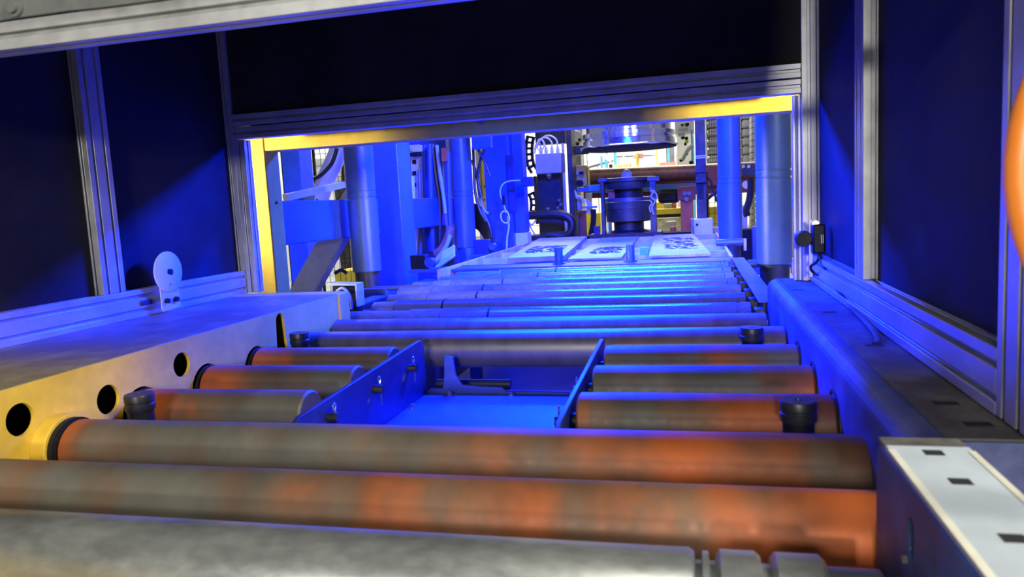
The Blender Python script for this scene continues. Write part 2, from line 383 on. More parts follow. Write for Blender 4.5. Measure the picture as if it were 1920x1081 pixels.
# far conveyor section beyond the opening: wet shiny rollers with stepped sleeves
FARY = [2.43, 2.67, 2.905, 3.14, 3.375, 3.61, 3.84]
FX0 = [-1.27, -1.215, -1.25, -1.30, -1.32, -1.27, -1.25]
ordw = ['first', 'second', 'third', 'fourth', 'fifth', 'sixth', 'seventh']
for i, y in enumerate(FARY):
    x0 = FX0[i]; x1 = .175
    t = thing('conveyor_roller', 'wet blue-lit roller with sleeves, %s beyond the enclosure opening' % ordw[i], 'roller', ((x0+x1)/2, y, .64), 'blue-lit rollers beyond the opening')
    s1 = [.30, .085, .12, .10, .10, .22, .24][i]; s2 = [.42, .10, .18, .17, .20, .25, .26][i]
    L = x1-x0; r = .052
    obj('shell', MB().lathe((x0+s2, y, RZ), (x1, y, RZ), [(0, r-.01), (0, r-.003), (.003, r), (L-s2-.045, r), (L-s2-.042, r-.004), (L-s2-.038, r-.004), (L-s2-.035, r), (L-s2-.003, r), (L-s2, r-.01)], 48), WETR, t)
    obj('sleeve', MB().lathe((x0, y, RZ), (x1, y, RZ), [(0, r-.012), (.004, r-.006), (s1, r-.006), (s1+.004, r-.002), (s2-.004, r-.002), (s2, r-.008)], 40), GALV, t)
    obj('joint_ring', MB().ring((x0+s2+.17+.02*i, y, RZ), (x0+s2+.177+.02*i, y, RZ), r+.0006, r-.02, 40), BLACK, t)
    obj('shaft', MB().cyl((x0-.05, y, RZ), (x0+.001, y, RZ), .017), STEEL, t); obj('shaft', MB().cyl((x1-.001, y, RZ), (x1+.009, y, RZ), .016), DKSTEEL, t)
fr = thing('conveyor_side_rail', 'flat blue-lit side rail right of the wet rollers, narrowing away', 'rail', (.24, 3.3, .5))
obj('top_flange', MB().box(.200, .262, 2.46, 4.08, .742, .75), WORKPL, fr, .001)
obj('web', MB().box(.215, .221, 2.46, 4.08, .50, .7415), DKSTEEL, fr)
for y in FARY:
    obj('bearing_block', MB().box(.1845, .214, y-.03, y+.03, .665, .73), DKSTEEL, fr, .003)
fl = thing('conveyor_side_rail', 'low side rail at the left ends of the wet rollers', 'rail', (-1.36, 3.3, .5))
obj('web', MB().box(-1.376, -1.37, 2.75, 4.08, .5, .70), DKSTEEL, fl)
obj('top_flange', MB().box(-1.44, -1.37, 2.75, 4.08, .700, .708), WORKPL, fl, .001)

# ------------------------------------------------------------------ bracket plates with cotter pins, lift unit between
def pinned(root, side):
    X = -.712 if side < 0 else -.232
    s = 1 if side < 0 else -1
    for y in AX[2:5]:
        obj('shaft_end', MB().cyl((X, y, RZ-.002), (X+s*.022, y, RZ-.002), .0105, 16), DKSTEEL, root)
        c = Vector((X+s*.014, y, RZ+.012))
        obj('cotter_pin', MB().tube([c+Vector((0, -.002, 0)), c+Vector((0, -.006, .010)), c+Vector((0, 0, .015)), c+Vector((0, .006, .010)), c+Vector((0, .002, 0))], .0016, 6).tube([c+Vector((s*.001, .001, 0)), c+Vector((s*.003, -.002, -.028)), c+Vector((s*.005, -.008, -.048))], .0015, 6), CHROME, root)
def plate_out():
    return [(1.19, .56), (1.19, .722), (1.205, .729), (1.83, .7485), (1.845, .7475), (1.862, .735), (1.866, .72), (1.862, .60), (1.85, .58), (1.80, .56)]
bl = thing('bracket_plate', 'dark blue slanting bracket plate with three cotter pins, left of the blue cover', 'bracket', (-.72, 1.5, .56))
obj('plate', MB().prism([plate_out()], (-.7215, 0, 0), (0, 1, 0), (0, 0, 1), (.0095, 0, 0)), NAVY, bl, .002)
pinned(bl, -1)
br = thing('bracket_plate', 'narrow edge-on blue bracket plate, right of the blue cover', 'bracket', (-.225, 1.5, .56))
obj('plate', MB().prism([plate_out()], (-.232, 0, 0), (0, 1, 0), (0, 0, 1), (.0095, 0, 0)), WORKPL, br, .002)
obj('clamp', MB().box(-.252, -.234, 1.19, 1.212, .66, .715), DKSTEEL, br, .002)
pinned(br, 1)
lu = thing('lift_unit_cover', 'flat blue-lit cover plate of the lifting unit between the brackets', 'machine', (-.5, 1.5, .50))
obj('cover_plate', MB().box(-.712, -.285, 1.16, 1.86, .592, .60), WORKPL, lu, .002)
obj('housing', MB().box(-.70, -.30, 1.17, 1.85, .50, .5915), NAVY, lu, .002)
obj('rear_lip', MB().prism([[(-.712, .585), (-.712, .60), (-.70, .612), (-.665, .612), (-.660, .64), (-.655, .70), (-.632, .70), (-.628, .65), (-.61, .622), (-.56, .618), (-.50, .616), (-.488, .605), (-.285, .603), (-.285, .585)]], (0, 1.862, 0), (1, 0, 0), (0, 0, 1), (0, .01, 0)), WORKPL, lu, .001)
for x, y in ((-.70, 1.28), (-.698, 1.72), (-.64, 1.845), (-.47, 1.845), (-.31, 1.845)):
    obj('bolt', MB().cyl((x, y, .60), (x, y, .6035), .009, 16).cyl((x, y, .6035), (x, y, .609), .0055, 6), GALV, lu)
cb = obj('cross_rod', MB().cyl((-.715, 1.96, .60), (-.50, 1.96, .60), .014, 16), NAVY)
cb.location.z += 0
tag(cb, 'short dim rod behind the lifting unit cover, under the far roller', 'rod')

# guide buttons
def button(label, x, y):
    t = thing('guide_button', label, 'stop button', (x, y, .41), 'black guide buttons between the rollers')
    obj('stem', MB().cyl((x, y, .4105), (x, y, .738), .0238, 24), BLACK, t)
    obj('cap', MB().lathe((x, y, .738), (x, y, .78), [(0, .0240), (0, .0265), (.002, .0275), (.012, .0275), (.0135, .0262), (.0165, .0262), (.018, .0275), (.029, .0275), (.032, .0262), (.032, .006), (.028, .005), (.028, .001)], 40), CAPM, t)
button('black guide button beside the yellow beam, nearer of the two on the left', -1.055, 1.203)
button('black guide button beside the fourth hole of the yellow beam, far left', -1.080, 1.862)
button('largest black guide button with hole in top, near the right beam', .155, 1.205)
button('small far black guide button beside the right beam', .135, 1.862)

# ------------------------------------------------------------------ foreground rail bottom right
fg = thing('end_rail', 'navy foreground rail with light grey slotted top, bottom right corner', 'rail', (.28, .7, .3))
FX, FW_, FE, FZ = .181, .258, .815, .84
obj('side_plate', MB().prism([[(.05, .30), (FE, .30), (FE, FZ-.02), (FE-.015, FZ-.006), (.05, FZ-.006)], [(.696, .774), (.696, .80), (.688, .807), (.680, .80), (.680, .774), (.688, .767)][::-1]], (FX, 0, 0), (0, 1, 0), (0, 0, 1), (.006, 0, 0)), FGNAVY, fg, .0015)
obj('inner_lining', MB().box(FX+.012, FW_-.002, .05, FE-.01, .30, FZ-.008), VOID, fg)
obj('top_plate', MB().box(FX+.001, FW_, .05, FE-.03, FZ-.006, FZ), LTGREY, fg, .0015)
obj('edge_strip', MB().box(FX+.0005, FX+.007, .05, FE-.045, FZ+.0001, FZ+.0008), CREAM, fg)
obj('edge_strip', MB().box(FW_-.006, FW_+.0003, .05, FE-.045, FZ+.0001, FZ+.0008), CREAM, fg)
obj('front_cap', MB().box(FX+.001, FW_, FE-.03, FE, FZ-.008, FZ-.001), GRIME, fg, .002)
for y in (.764, .690, .58, .45):
    obj('slot', MB().box(FX+.031, FX+.048, y-.007, y+.007, FZ-.0001, FZ+.0005), VOID, fg)
obj('lower_flange', MB().box(.160, FX, .05, FE, .63, .636), FGNAVY, fg, .001)
obj('side_bolt', MB().cyl((FX, .70, .762), (FX-.004, .70, .762), .004, 6), GALV, fg)
sp_ = obj('support_shelf', MB().box(.335, .60, .72, .855, .80, .805), OFFW)
tag(sp_, 'thin pale shelf edge right of the slotted foreground rail', 'shelf')
sc_ = obj('clip', MB().box(.335, .352, .80, .82, .8055, .813), PRESSBLUE, None, .003)
tag(sc_, 'small blue clip on the pale shelf at the right edge', 'clip')
chips = MB()
for i in range(160):
    a = Vector((random.uniform(.4, 1.6), random.uniform(.5, 1.6), .005)); r = random.uniform(.02, .05)
    th = random.uniform(0, PI)
    chips.bar(a, a+Vector((math.cos(th)*r*2, math.sin(th)*r*2, random.uniform(0, .03))), r*.5, r*.4)
ch = obj('floor_scrap', chips, OFFW); ch['kind'] = 'stuff'; tag(ch, 'pale scrap and packing lying on the floor right of the beam', 'scrap')

# ------------------------------------------------------------------ dark enclosure of aluminium profile and black panels
en = thing('machine_enclosure', 'dark box enclosure of slotted aluminium profiles and black panels over the rollers', 'enclosure', (-.6, 1.6, .83))
WL, WR, ZT = -1.54, .337, 1.92
YE, YN = 2.33, .945
X_, Y_, Z_ = (1, 0, 0), (0, 1, 0), (0, 0, 1)
# left wall
profile('bottom_rail', (WL-.02, .62, .8715), (WL-.02, YE-.002, .8715), .04, .08, X_, Z_, en)
profile('wall_post', (WL-.02, 1.712, .912), (WL-.02, 1.712, ZT), .04, .08, X_, Y_, en)
profile('wall_post', (WL-.02, .90, .912), (WL-.02, .90, ZT), .04, .08, X_, Y_, en)
profile('corner_post', (WL-.02, YE+.02, .832), (WL-.02, YE+.02, ZT), .04, .04, X_, Y_, en)
profile('corner_post', (WL+.0205, YE+.02, .832), (WL+.0205, YE+.02, 1.366), .04, .04, X_, Y_, en)
obj('panel', MB().box(WL-.034, WL-.029, .942, 1.672, .905, ZT), PANEL, en)
obj('panel', MB().box(WL-.034, WL-.029, 1.754, YE, .905, ZT), PANEL, en)
obj('panel', MB().box(WL-.034, WL-.029, -.1, .86, .905, ZT), PANEL, en)
# right wall
ZBR = .8235
profile('bottom_rail', (WR+.02, .947, ZBR+.041), (WR+.02, YE-.002, ZBR+.041), .04, .08, X_, Z_, en)
profile('wall_post', (WR+.02, 1.675, ZBR+.082), (WR+.02, 1.675, ZT), .04, .08, X_, Y_, en)
profile('corner_post', (WR+.0, YE+.02, ZBR+.001), (WR+.0, YE+.02, ZT), .04, .04, X_, Y_, en)
profile('corner_post', (WR+.041, YE+.02, ZBR+.001), (WR+.041, YE+.02, ZT), .04, .04, X_, Y_, en)
profile('corner_post', (WR-.032, YE+.03, ZBR+.001), (WR-.032, YE+.03, 1.366), .02, .02, X_, Y_, en)
profile('front_post', (WR+.02, .905, ZBR+.002), (WR+.02, .905, ZT), .04, .08, X_, Y_, en)
profile('front_post', (WR+.024, .822, ZBR-.01), (WR+.024, .822, ZT), .04, .08, X_, Y_, en)
obj('panel', MB().box(WR+.028, WR+.033, .946, 1.634, ZBR+.06, ZT), PANEL, en)
obj('panel', MB().box(WR+.028, WR+.033, 1.716, YE, ZBR+.06, ZT), PANEL, en)
# end wall above the opening
profile('header_rail', (WL+.001, YE+.02, 1.39), (WR-.021, YE+.02, 1.39), .04, .04, Y_, Z_, en)
profile('header_rail', (WL+.001, YE+.02, 1.434), (WR-.021, YE+.02, 1.434), .04, .04, Y_, Z_, en)
obj('panel', MB().box(WL, WR-.02, YE+.012, YE+.017, 1.455, ZT), PANEL, en)
obj('back_panel', MB().box(WL+.045, WR-.045, YE+.0405, YE+.044, 1.373, 1.47), PANEL, en)  # unseen panel added to stop blue light bouncing off the header rails
obj('roof_panel', MB().box(WL-.04, WR+.06, .86, YE+.04, ZT+.001, ZT+.006), PANEL, en)
# front frame
profile('front_header', (WL-.04, YN, 1.3830), (WR+.0, YN, 1.3830), .04, .04, Y_, Z_, en)
mbp = [(-1.7, 1.4035)]
x = -1.7
while x < .3:
    mbp.append((x, 1.4025+random.uniform(-.0012, .0012))); x += .05
mbp += [(.3, ZT), (-1.7, ZT)]
obj('front_plate', MB().prism([mbp[1:]], (0, YN-.028, 0), (1, 0, 0), (0, 0, 1), (0, .006, 0)), GREYPLATE, en, .0015)
b = at(22, 12, YN-.035)
obj('bolt', MB().ring((b.x, YN-.0285, b.z), (b.x, YN-.033, b.z), .0135, .006, 28).cyl((b.x, YN-.0285, b.z), (b.x, YN-.038, b.z), .009, 20), GREYPLATE, en)

# ------------------------------------------------------------------ white reflector disc on the left rail
wd = thing('reflector_disc', 'round white reflector disc with dark centre hole on the left aluminium rail', 'reflector', (-1.51, 1.88, .85))
obj('disc', MB().lathe((-1.507, 1.885, .953), (-1.501, 1.885, .953), [(0, .058), (.001, .0595), (.005, .0595), (.006, .058), (.006, .0085), (.003, .008), (.003, .0005)], 48), WHITEPL, wd)
obj('hub', MB().cyl((-1.5035, 1.893, .951), (-1.500, 1.893, .951), .0095, 20).cyl((-1.501, 1.885, .915), (-1.5, 1.885, .915), .002, 8), BLACK, wd)
obj('mounting_tab', MB().prism([[(1.848, .845), (1.856, .838), (1.925, .843), (1.93, .85), (1.93, .92), (1.848, .92)]], (-1.5105, 0, 0), (0, 1, 0), (0, 0, 1), (.003, 0, 0)), WHITEPL, wd, .001)
for y in (1.868, 1.908):
    obj('nut', MB().cyl((-1.5075, y, .868), (-1.498, y, .868), .0085, 6), BLACK, wd)
obj('slot_nut', MB().box(-1.5385, -1.534, 1.80, 1.845, .864, .878), DKSTEEL, wd, .002)
obj('spacer', MB().cyl((-1.5385, 1.888, .872), (-1.5106, 1.888, .872), .007, 12), DKSTEEL, wd)

# ------------------------------------------------------------------ black sensor on the right corner post
ps = thing('light_sensor', 'black box sensor with amber light and cable on the right corner post', 'sensor', (.33, 2.2, .89))
def rx(px, py, Y): return at(px, py, Y)
a = at(1519, 425, 2.22); 
obj('mounting_plate', MB().box(a.x-.006, a.x+.0035, 2.20, 2.204, .85, 1.01), OFFW, ps, .001)
c = at(1506, 447, 2.19)
obj('lens_puck', MB().lathe((c.x, 2.205, c.z), (c.x, 2.16, c.z), [(0, .018), (0, .020), (.003, .022), (.03, .022), (.034, .020), (.034, .004)], 32), BLACK, ps)
c = at(1534, 447, 2.17)
obj('housing', MB().box(c.x-.016, c.x+.016, 2.15, 2.19, c.z-.040, c.z+.040), BLACK, ps, .005)
obj('amber_light', MB().sphere((c.x-.006, 2.17, c.z+.041), .0085), LED, ps)
obj('marking', MB().box(c.x+.004, c.x+.006, 2.1494, 2.15, c.z-.012, c.z+.012).box(c.x+.0085, c.x+.0105, 2.1494, 2.15, c.z-.012, c.z+.012), OFFW, ps)
pts = [at(1537, 475, 2.16), at(1541, 492, 2.14), at(1552, 512, 2.10), at(1570, 540, 1.98), at(1592, 570, 1.80), at(1618, 597, 1.60), at(1640, 622, 1.46), at(1647, 640, 1.40), Vector((.303, 1.378, .822))]
obj('cable', MB().tube(pts, .0055, 8), DKSTEEL, ps)
obj('cable', MB().tube([at(1537, 475, 2.17), at(1532, 490, 2.17), at(1520, 500, 2.19), at(1527, 512, 2.2), at(1545, 518, 2.16), at(1560, 527, 2.1)], .004, 8), BLACK, ps)

hs = thing('blue_light_shield', 'added black light shield, unseen above the opening between header and yellow gate', 'light shield', (-.6, 2.54, 1.41))  # unseen shield added to keep the blue lamp's light off the gate
obj('back_plate', MB().box(-1.5, .30, 2.548, 2.556, 1.392, 1.56), PANEL, hs)
obj('top_plate', MB().box(-1.5, .30, 2.40, 2.5475, 1.552, 1.56), PANEL, hs)

# orange hose at the right edge, close to the camera
cc = Vector((.397, .60, 1.105)); pts = []
for i in range(25):
    a = PI*.62+(PI*.80)*i/24
    pts.append(cc+Vector((math.cos(a)*.172, 0, math.sin(a)*.172)))
oh = obj('hose_loop', MB().tube(pts, .0095, 14, 1), ORG)
tag(oh, 'bright orange hose curving at the right edge, close to the camera', 'hose')

# ------------------------------------------------------------------ yellow press gate just beyond the opening
yf = thing('press_gate', 'yellow rectangular steel gate frame just beyond the enclosure opening', 'frame', (-.6, 2.65, .3))
obj('gate_post', MB().box(-1.676, -1.588, 2.60, 2.70, 0, 1.50), YEL, yf, .006)
obj('gate_post', MB().box(.345, .433, 2.60, 2.70, 0, 1.50), YEL, yf, .006)
obj('gate_beam', MB().box(-1.587, .344, 2.60, 2.70, 1.348, 1.50), YEL, yf, .004)
obj('stud', MB().cyl((-.72, 2.60, 1.395), (-.72, 2.592, 1.395), .013, 16), YELDULL, yf)
obj('peg', MB().cyl((-1.587, 2.65, 1.15), (-1.583, 2.65, 1.15), .005, 10), BLACK, yf)
# ------------------------------------------------------------------ press: round columns, square columns, beam, unseen shade canopy
pt = thing('column_press', 'large press with round guide columns and blue square columns around the work table', 'machine', (-.7, 4.8, 0))
def round_col(name_, xc, y, r, z0, foot=None):
    obj('guide_column', MB().lathe((xc, y, z0), (xc, y, 2.3), [(0, r-.012), (.0, r-.004), (.004, r), (.40, r), (.402, r-.003), (.41, r-.003), (.412, r), (.435, r), (.437, r-.003), (.445, r-.003), (.447, r-.0005), (2.3-z0, r-.0005)], 56), COLUMN, pt)
    if foot: obj('column_foot', MB().cyl((xc, y, foot), (xc, y, z0+.001), r-.012, 40), DKSTEEL, pt)
a = at(677.5, 515, 3.75); round_col('l1', a.x, 3.75+.08, .080, a.z+.012, .5)
a = at(1455.5, 495, 3.65); round_col('r1', a.x, 3.65+.08, .080, a.z-.004, .40)
a = at(1371, 450, 5.55); round_col('r2', a.x, 5.55+.08, .082, a.z-.004, .40)
a = at(868, 465, 5.6); round_col('l2', a.x, 5.6+.08, .085, a.z, None)
obj('column_foot', MB().lathe((a.x+.015, 5.68, .45), (a.x+.015, 5.68, a.z), [(0, .115), (.16, .105), (a.z-.45, .082)], 40), PRESSBLUE, pt)
a = at(736, 540, 4.35)
obj('square_column', MB().box(a.x-.125, a.x+.095, 4.35, 4.57, .441, 2.3), PRESSBLUE, pt, .008)
SX = a.x+.095
a = at(941, 465, 6.2)
obj('square_column', MB().box(a.x-.12, a.x+.105, 6.2, 6.42, .45, 2.3), PRESSBLUE, pt, .008)
obj('square_column', MB().box(a.x+.107, a.x+.20, 6.30, 6.45, .84, 2.3), PRESSBLUE, pt, .004)
obj('column_foot', MB().box(a.x+.10, a.x+.21, 6.29, 6.46, .45, .838), OFFW, pt, .004)
obj('edge_strip', MB().box(a.x+.088, a.x+.150, 6.17, 6.19, 1.02, 1.50), NAVY, pt, .003)
c2 = at(1487, 300, 6.6)
obj('cross_beam', MB().box(-2.12, -1.9, 2.95, 5.9, .955, 1.168), PRESSBLUE, pt, .004)
obj('shade_canopy', MB().box(-2.3, .75, 3.4, 6.6, 2.301, 2.6), DKSTEEL, pt)  # unseen top added to block overhead light from the press
obj('base_frame', MB().box(-2.3, -1.50, 3.0, 6.5, 0, .44), NAVY, pt)
obj('base_frame', MB().box(.27, .95, 3.0, 6.5, 0, .39), HOSEG, pt)
# blue bracket under the header at the far left column
a = at(884, 262, 5.5)
obj('stay_bracket', MB().box(a.x, a.x+.15, 5.5, 5.56, a.z-.07, a.z+.2), PRESSBLUE, pt, .003)
# diagonal brace
a = at(572, 545, 4.6); b = at(622, 455, 4.6)
db = obj('diagonal_brace', MB().bar(a+(a-b)*1.5, b+(b-a)*1.2, .16, .10, (0, 1, 0)), HOSEG, pt, .004)
# right cross beam stub seen between columns
a = at(1488, 340, 5.0); b = at(1500, 390, 5.0)
obj('cross_beam', MB().box(a.x-.02, a.x+.35, 5.0, 5.15, b.z, a.z), PRESSBLUE, pt, .004)
a = at(1492, 300, 6.3)
ys = obj('yellow_post', MB().box(a.x-.02, a.x+.14, 6.3, 6.42, 0, 2.2), YEL, None, .004)
tag(ys, 'narrow yellow post seen right of the nearest right column', 'post')
# far blue post behind the yellow gate
a = at(543, 330, 5.4)
fbp = obj('blue_post', MB().box(a.x-.06, a.x+.10, 5.4, 5.60, 0, 2.6), mat('deep_blue_post_paint', (.05, .17, .38), .45, 0, .12, 5, .1), None, .005)
tag(fbp, 'dark blue square post behind the yellow gate, far left', 'post')
a = at(579, 310, 5.7)
t2 = obj('yellow_strip', MB().box(a.x-.01, a.x+.012, 5.7, 5.72, 0, 2.3), YEL)
tag(t2, 'thin yellow upright beside the dark blue post', 'post')

# tie rods left and right
def rod(label, p, q, Y, r=.02, m=STEEL, name='tie_rod'):
    a = at(p[0], p[1], Y); b = at(q[0], q[1], Y)
    o = obj(name, MB().cyl(a, b, r, 20), m); tag(o, label, 'rod'); return o
rod('horizontal round bar under the nearest right column', (1402, 495), (1492, 493), 3.85, .022)
rod('horizontal round bar right of the work table, left of its pink clip', (1343, 455), (1396, 453), 4.9, .022)
for px, py, Y, l in ((1487, 499, 3.83, 'pink clip at the end of the bar under the nearest right column'), (1397, 459, 4.88, 'pink clip between the two right columns')):
    a = at(px, py, Y)
    tag(obj('clip', MB().box(a.x-.008, a.x+.008, Y-.02, Y+.02, a.z-.035, a.z+.04), PINK, None, .002), l, 'clip')
rod('blue bar crossing behind the left end of the second wet roller', (640, 549), (725, 546), 2.85, .016)
rod('thin bar left of the fourth wet roller, at the square column foot', (700, 541), (800, 538), 3.2, .012)
a = at(1430, 520, 3.1)
pl = obj('floor_plate', MB().box(.30, 1.2, 2.75, 3.5, .50, .51), OFFW); tag(pl, 'pale plate beyond the right side beam', 'plate')

# left pneumatic bracket beside the yellow beam end
a = at(622, 530, 2.55); b = at(690, 570, 2.55)
vb = thing('valve_bracket', 'white edged dark bracket with looped hose beyond the yellow beam end', 'bracket', (a.x, 2.54, .6))
obj('frame', MB().prism([[(a.x, a.z), (a.x+.11, a.z-.004), (a.x+.11, a.z-.09), (a.x+.103, a.z-.09), (a.x+.103, a.z-.011), (a.x, a.z-.008)]], (0, 2.53, 0), (1, 0, 0), (0, 0, 1), (0, .06, 0)), OFFW, vb, .001)
obj('valve_block', MB().box(a.x, a.x+.10, 2.55, 2.59, a.z-.12, a.z-.012), BLACK, vb, .003)
h = a+Vector((.055, -.012, -.03))
obj('hose', MB().tube([h+Vector((-.03, 0, 0)), h+Vector((0, -.012, .012)), h+Vector((.022, -.01, -.01)), h+Vector((.025, 0, -.045)), h+Vector((.018, .012, -.07))], .006, 8), HOSEG, vb)
obj('base', MB().box(a.x-.02, a.x+.13, 2.51, 2.60, .0, a.z-.121), WORKPL, vb, .002)
# blue sensor clusters on the left columns
for px, py, Y, w, l in ((783, 489, 3.9, .045, 'dark square clamp block with blue fitting left of the hose coil'), (902, 460, 5.2, .06, 'dark box with pink fitting right of the far left round column')):
    a = at(px, py, Y)
    t = thing('clamp_block', l, 'clamp', (a.x, Y, a.z-w))
    obj('block', MB().box(a.x-w, a.x+w, Y, Y+.06, a.z-w, a.z+w*.7), BLACK if px < 800 else NAVY, t, .003)
    obj('fitting', MB().cyl((a.x+w+.025, Y-.01, a.z-.01), (a.x+w+.025, Y+.05, a.z-.01), .022, 20).ring((a.x+w+.025, Y-.014, a.z-.01), (a.x+w+.025, Y-.008, a.z-.01), .026, .016, 20), PRESSBLUE, t)
    obj('mount', MB().box(a.x-w, a.x+w+.12, Y-.02, Y+.1, a.z-w-.02, a.z-w-.001), PRESSBLUE, t, .002)

# ------------------------------------------------------------------ work table with boards
wt = thing('work_table', 'low steel work table of salmon painted cross bars beyond the wet rollers', 'table', (-.5, 5.2, 0))
obj('side_member', MB().box(.195, .21, 4.13, 6.55, .60, .757), PINK, wt, .002)
obj('side_member', MB().box(-1.33, -1.315, 3.75, 6.3, .60, .765), PINK, wt, .002)
for i, y in enumerate((4.14, 4.60, 5.10, 5.70, 6.45)):
    obj('cross_bar', MB().box(-1.314, .194, y, y+.012, .61, .752), PINKW if i else WORKPL, wt, .001)
    if i < 4: obj('cell_floor', MB().box(-1.314, .194, y+.013, (4.60, 5.10, 5.70, 6.45)[i]-.001, .61, .618), PALE if i else WORKPL, wt)
obj('front_apron', MB().box(-1.31, .19, 3.93, 4.13, .738, .750), WORKPL, wt, .002)
for x in (-1.28, .16):
    for y in (4.2, 6.3): obj('leg', MB().box(x-.03, x+.03, y-.03, y+.03, 0, .655), NAVY, wt)
def board(label, corners, th=.016, smear=None, zz=.755):
    t = thing('work_board', label, 'board', (sum(c[0] for c in corners)/4, sum(c[1] for c in corners)/4, zz), 'pale boards on the work table')
    obj('board_plate', MB().prism([corners], (0, 0, zz), (1, 0, 0), (0, 1, 0), (0, 0, th)), PALE, t, .001)
    # scuffed rubber pad: a thin patch of ragged strips
    mb = MB(); (x0, y0), (x1, y1), (x2, y2), (x3, y3) = corners
    for i in range(120):
        u = random.uniform(*smear[0]); v = random.uniform(*smear[1]); u2 = u+random.uniform(.03, .12); u2 = min(u2, smear[0][1]+.05)
        def pnt(u, v): return Vector(((x0*(1-u)+x1*u)*(1-v)+(x3*(1-u)+x2*u)*v, (y0*(1-u)+y1*u)*(1-v)+(y3*(1-u)+y2*u)*v, zz+th+.0022))
        mb.bar(pnt(u, v), pnt(u2, v+random.uniform(-.02, .02)), .008, .002)
    o = obj('scuffs', mb, STAIN, t); o['kind'] = 'stuff'
board('left pale board with black scuffs, slanting away on the work table', [(-1.04, 4.16), (-.715, 4.20), (-.865, 6.28), (-1.28, 6.28)], .03, ((.15, .8), (.15, .45)))
board('middle pale board with black scuffs on the work table', [(-.69, 4.17), (-.385, 4.17), (-.43, 6.26), (-.735, 6.26)], .012, ((.25, .85), (.15, .42)))
board('right pale board with the darkest black scuffs on the work table', [(-.235, 4.17), (.098, 4.17), (.01, 6.30), (-.30, 6.30)], .014, ((.2, .85), (.2, .75)))
for px, py, l in ((1048, 487, 'short blue upright pin at the table front, left of the two'), (1182, 481, 'short blue upright pin at the table front, right of the two')):
    a = at(px, py, 4.05)
    t = thing('locating_pin', l, 'pin', (a.x, 4.05, .751), 'blue locating pins')
    obj('pin', MB().lathe((a.x, 4.05, .751), (a.x, 4.05, .85), [(0, .023), (.088, .023), (.092, .020)], 28), PRESSBLUE, t)
    obj('base_ring', MB().cyl((a.x, 4.05, .7505), (a.x, 4.05, .757), .036, 28), WORKPL, t)
wc = obj('wedge_clip', MB().box(-.30, -.25, 4.42, 4.45, .755, .80), SKY, None, .001); tag(wc, 'small light blue clip between middle and right boards', 'clip')
# ------------------------------------------------------------------ background machines
def slab(name, m, p0, p1, Y, d, parent=None, bevel=0, g=False):
    """box whose front face covers photo pixels p0 (top left) to p1 (bottom right) at depth Y"""
    a = at(p0[0], p0[1], Y); b = at(p1[0], p1[1], Y)
    return obj(name, MB().box(min(a.x, b.x), max(a.x, b.x), Y, Y+d, 0 if g else min(a.z, b.z), max(a.z, b.z)), m, parent, bevel)
def upright(name, m, px, w, py0, py1, Y, d, label, group=None, z0=None):
    a = at(px-w/2, py0, Y); b = at(px+w/2, py0, Y); c = at(px, py1, Y)
    z1 = c.z if z0 is None else z0
    o = obj(name, MB().box(a.x, b.x, Y, Y+d, z1, a.z), m)
    return tag(o, label, 'post', group)
def cable(pts, Y, r, m, label=None, parent=None, name='cable', cat='cable', group=None, dY=0.):
    P = [at(p[0], p[1], Y+dY*i) for i, p in enumerate(pts)]
    o = obj(name, MB().tube(P, r, 8), m, parent)
    if label: tag(o, label, cat, group)
    return o

# --- hose bundle behind the blue cross beam, left
HY = 5.45
hl = [('white hose, leftmost of the bundle behind the blue cross beam', CABW, .022, [(772, 330), (774, 372), (779, 430), (776, 475)]),
      ('pale blue hose with fitting beside the slotted plate', STEEL, .016, [(786, 318), (787, 350), (789, 400), (788, 480)]),
      ('dark blue thick hose, left of the two dark ones', HOSEB, .026, [(797, 272), (798, 330), (800, 400), (801, 470)]),
      ('blue hose in the middle of the bundle', HOSEB, .020, [(806, 270), (807, 330), (809, 400), (811, 470)]),
      ('black hose leaning right in the bundle', CABK, .020, [(812, 270), (816, 320), (824, 380), (824, 470)]),
      ('light grey hose leaning right in the bundle', HOSEG, .014, [(815, 272), (819, 310), (826, 350), (832, 400)]),
      ('pale green hose leaning right in the bundle', GREENH, .014, [(819, 272), (823, 310), (829, 350), (836, 400)]),
      ('grey hose under the orange clamp', HOSEG, .016, [(833, 300), (834, 350), (837, 400), (842, 450)]),
      ('pale yellow hose below the blue cross beam', GREENH, .020, [(783, 425), (784, 450), (782, 480)]),
      ('blue corrugated hose at the right end of the bundle', HOSEB, .020, [(840, 285), (841, 330), (843, 400), (846, 440)])]
for i, (l, m, r, p) in enumerate(hl):
    cable(p, HY+.05*(i % 3), r, m, l, name='hose', cat='hose', group='hoses behind the blue cross beam')
cable([(846, 425), (838, 448), (828, 466), (816, 476)], HY-.1, .030, COPPER, 'brown hose curving down below the blue cross beam', name='hose', cat='hose')
cable([(844, 440), (836, 462), (824, 480), (815, 492)], HY-.15, .018, GREENH, 'pale hose curving under the brown hose', name='hose', cat='hose')
for i in range(7):
    cable([(818+i*1.5, 501-i*1.2), (830, 494-i*3.2), (846, 483-i*3.0), (852, 478-i*3)], 4.9+.03*i, .011, CABW, 'white cable in the coiled heap left of the far round column, %s from the left' % ['first', 'second', 'third', 'fourth', 'fifth', 'sixth', 'seventh'][i], group='white coiled cables')
oc = slab('clamp', ORANGE, (827, 277), (836, 302), HY-.08, .06); tag(oc, 'small orange clamp on the hose bundle', 'clamp')
bp_ = thing('slotted_plate', 'grey slotted mounting plate with square holes left of the hoses', 'plate', tuple(at(778, 372, 5.6)))
slab('plate', OFFW, (768, 272), (793, 373), 5.62, .02, bp_)
for py in (303, 324, 346): slab('hole', VOID, (773, py-3), (780, py+4), 5.61, .009, bp_)
slab('fitting', OFFW, (770, 273), (791, 284), 5.50, .1, bp_, .01)
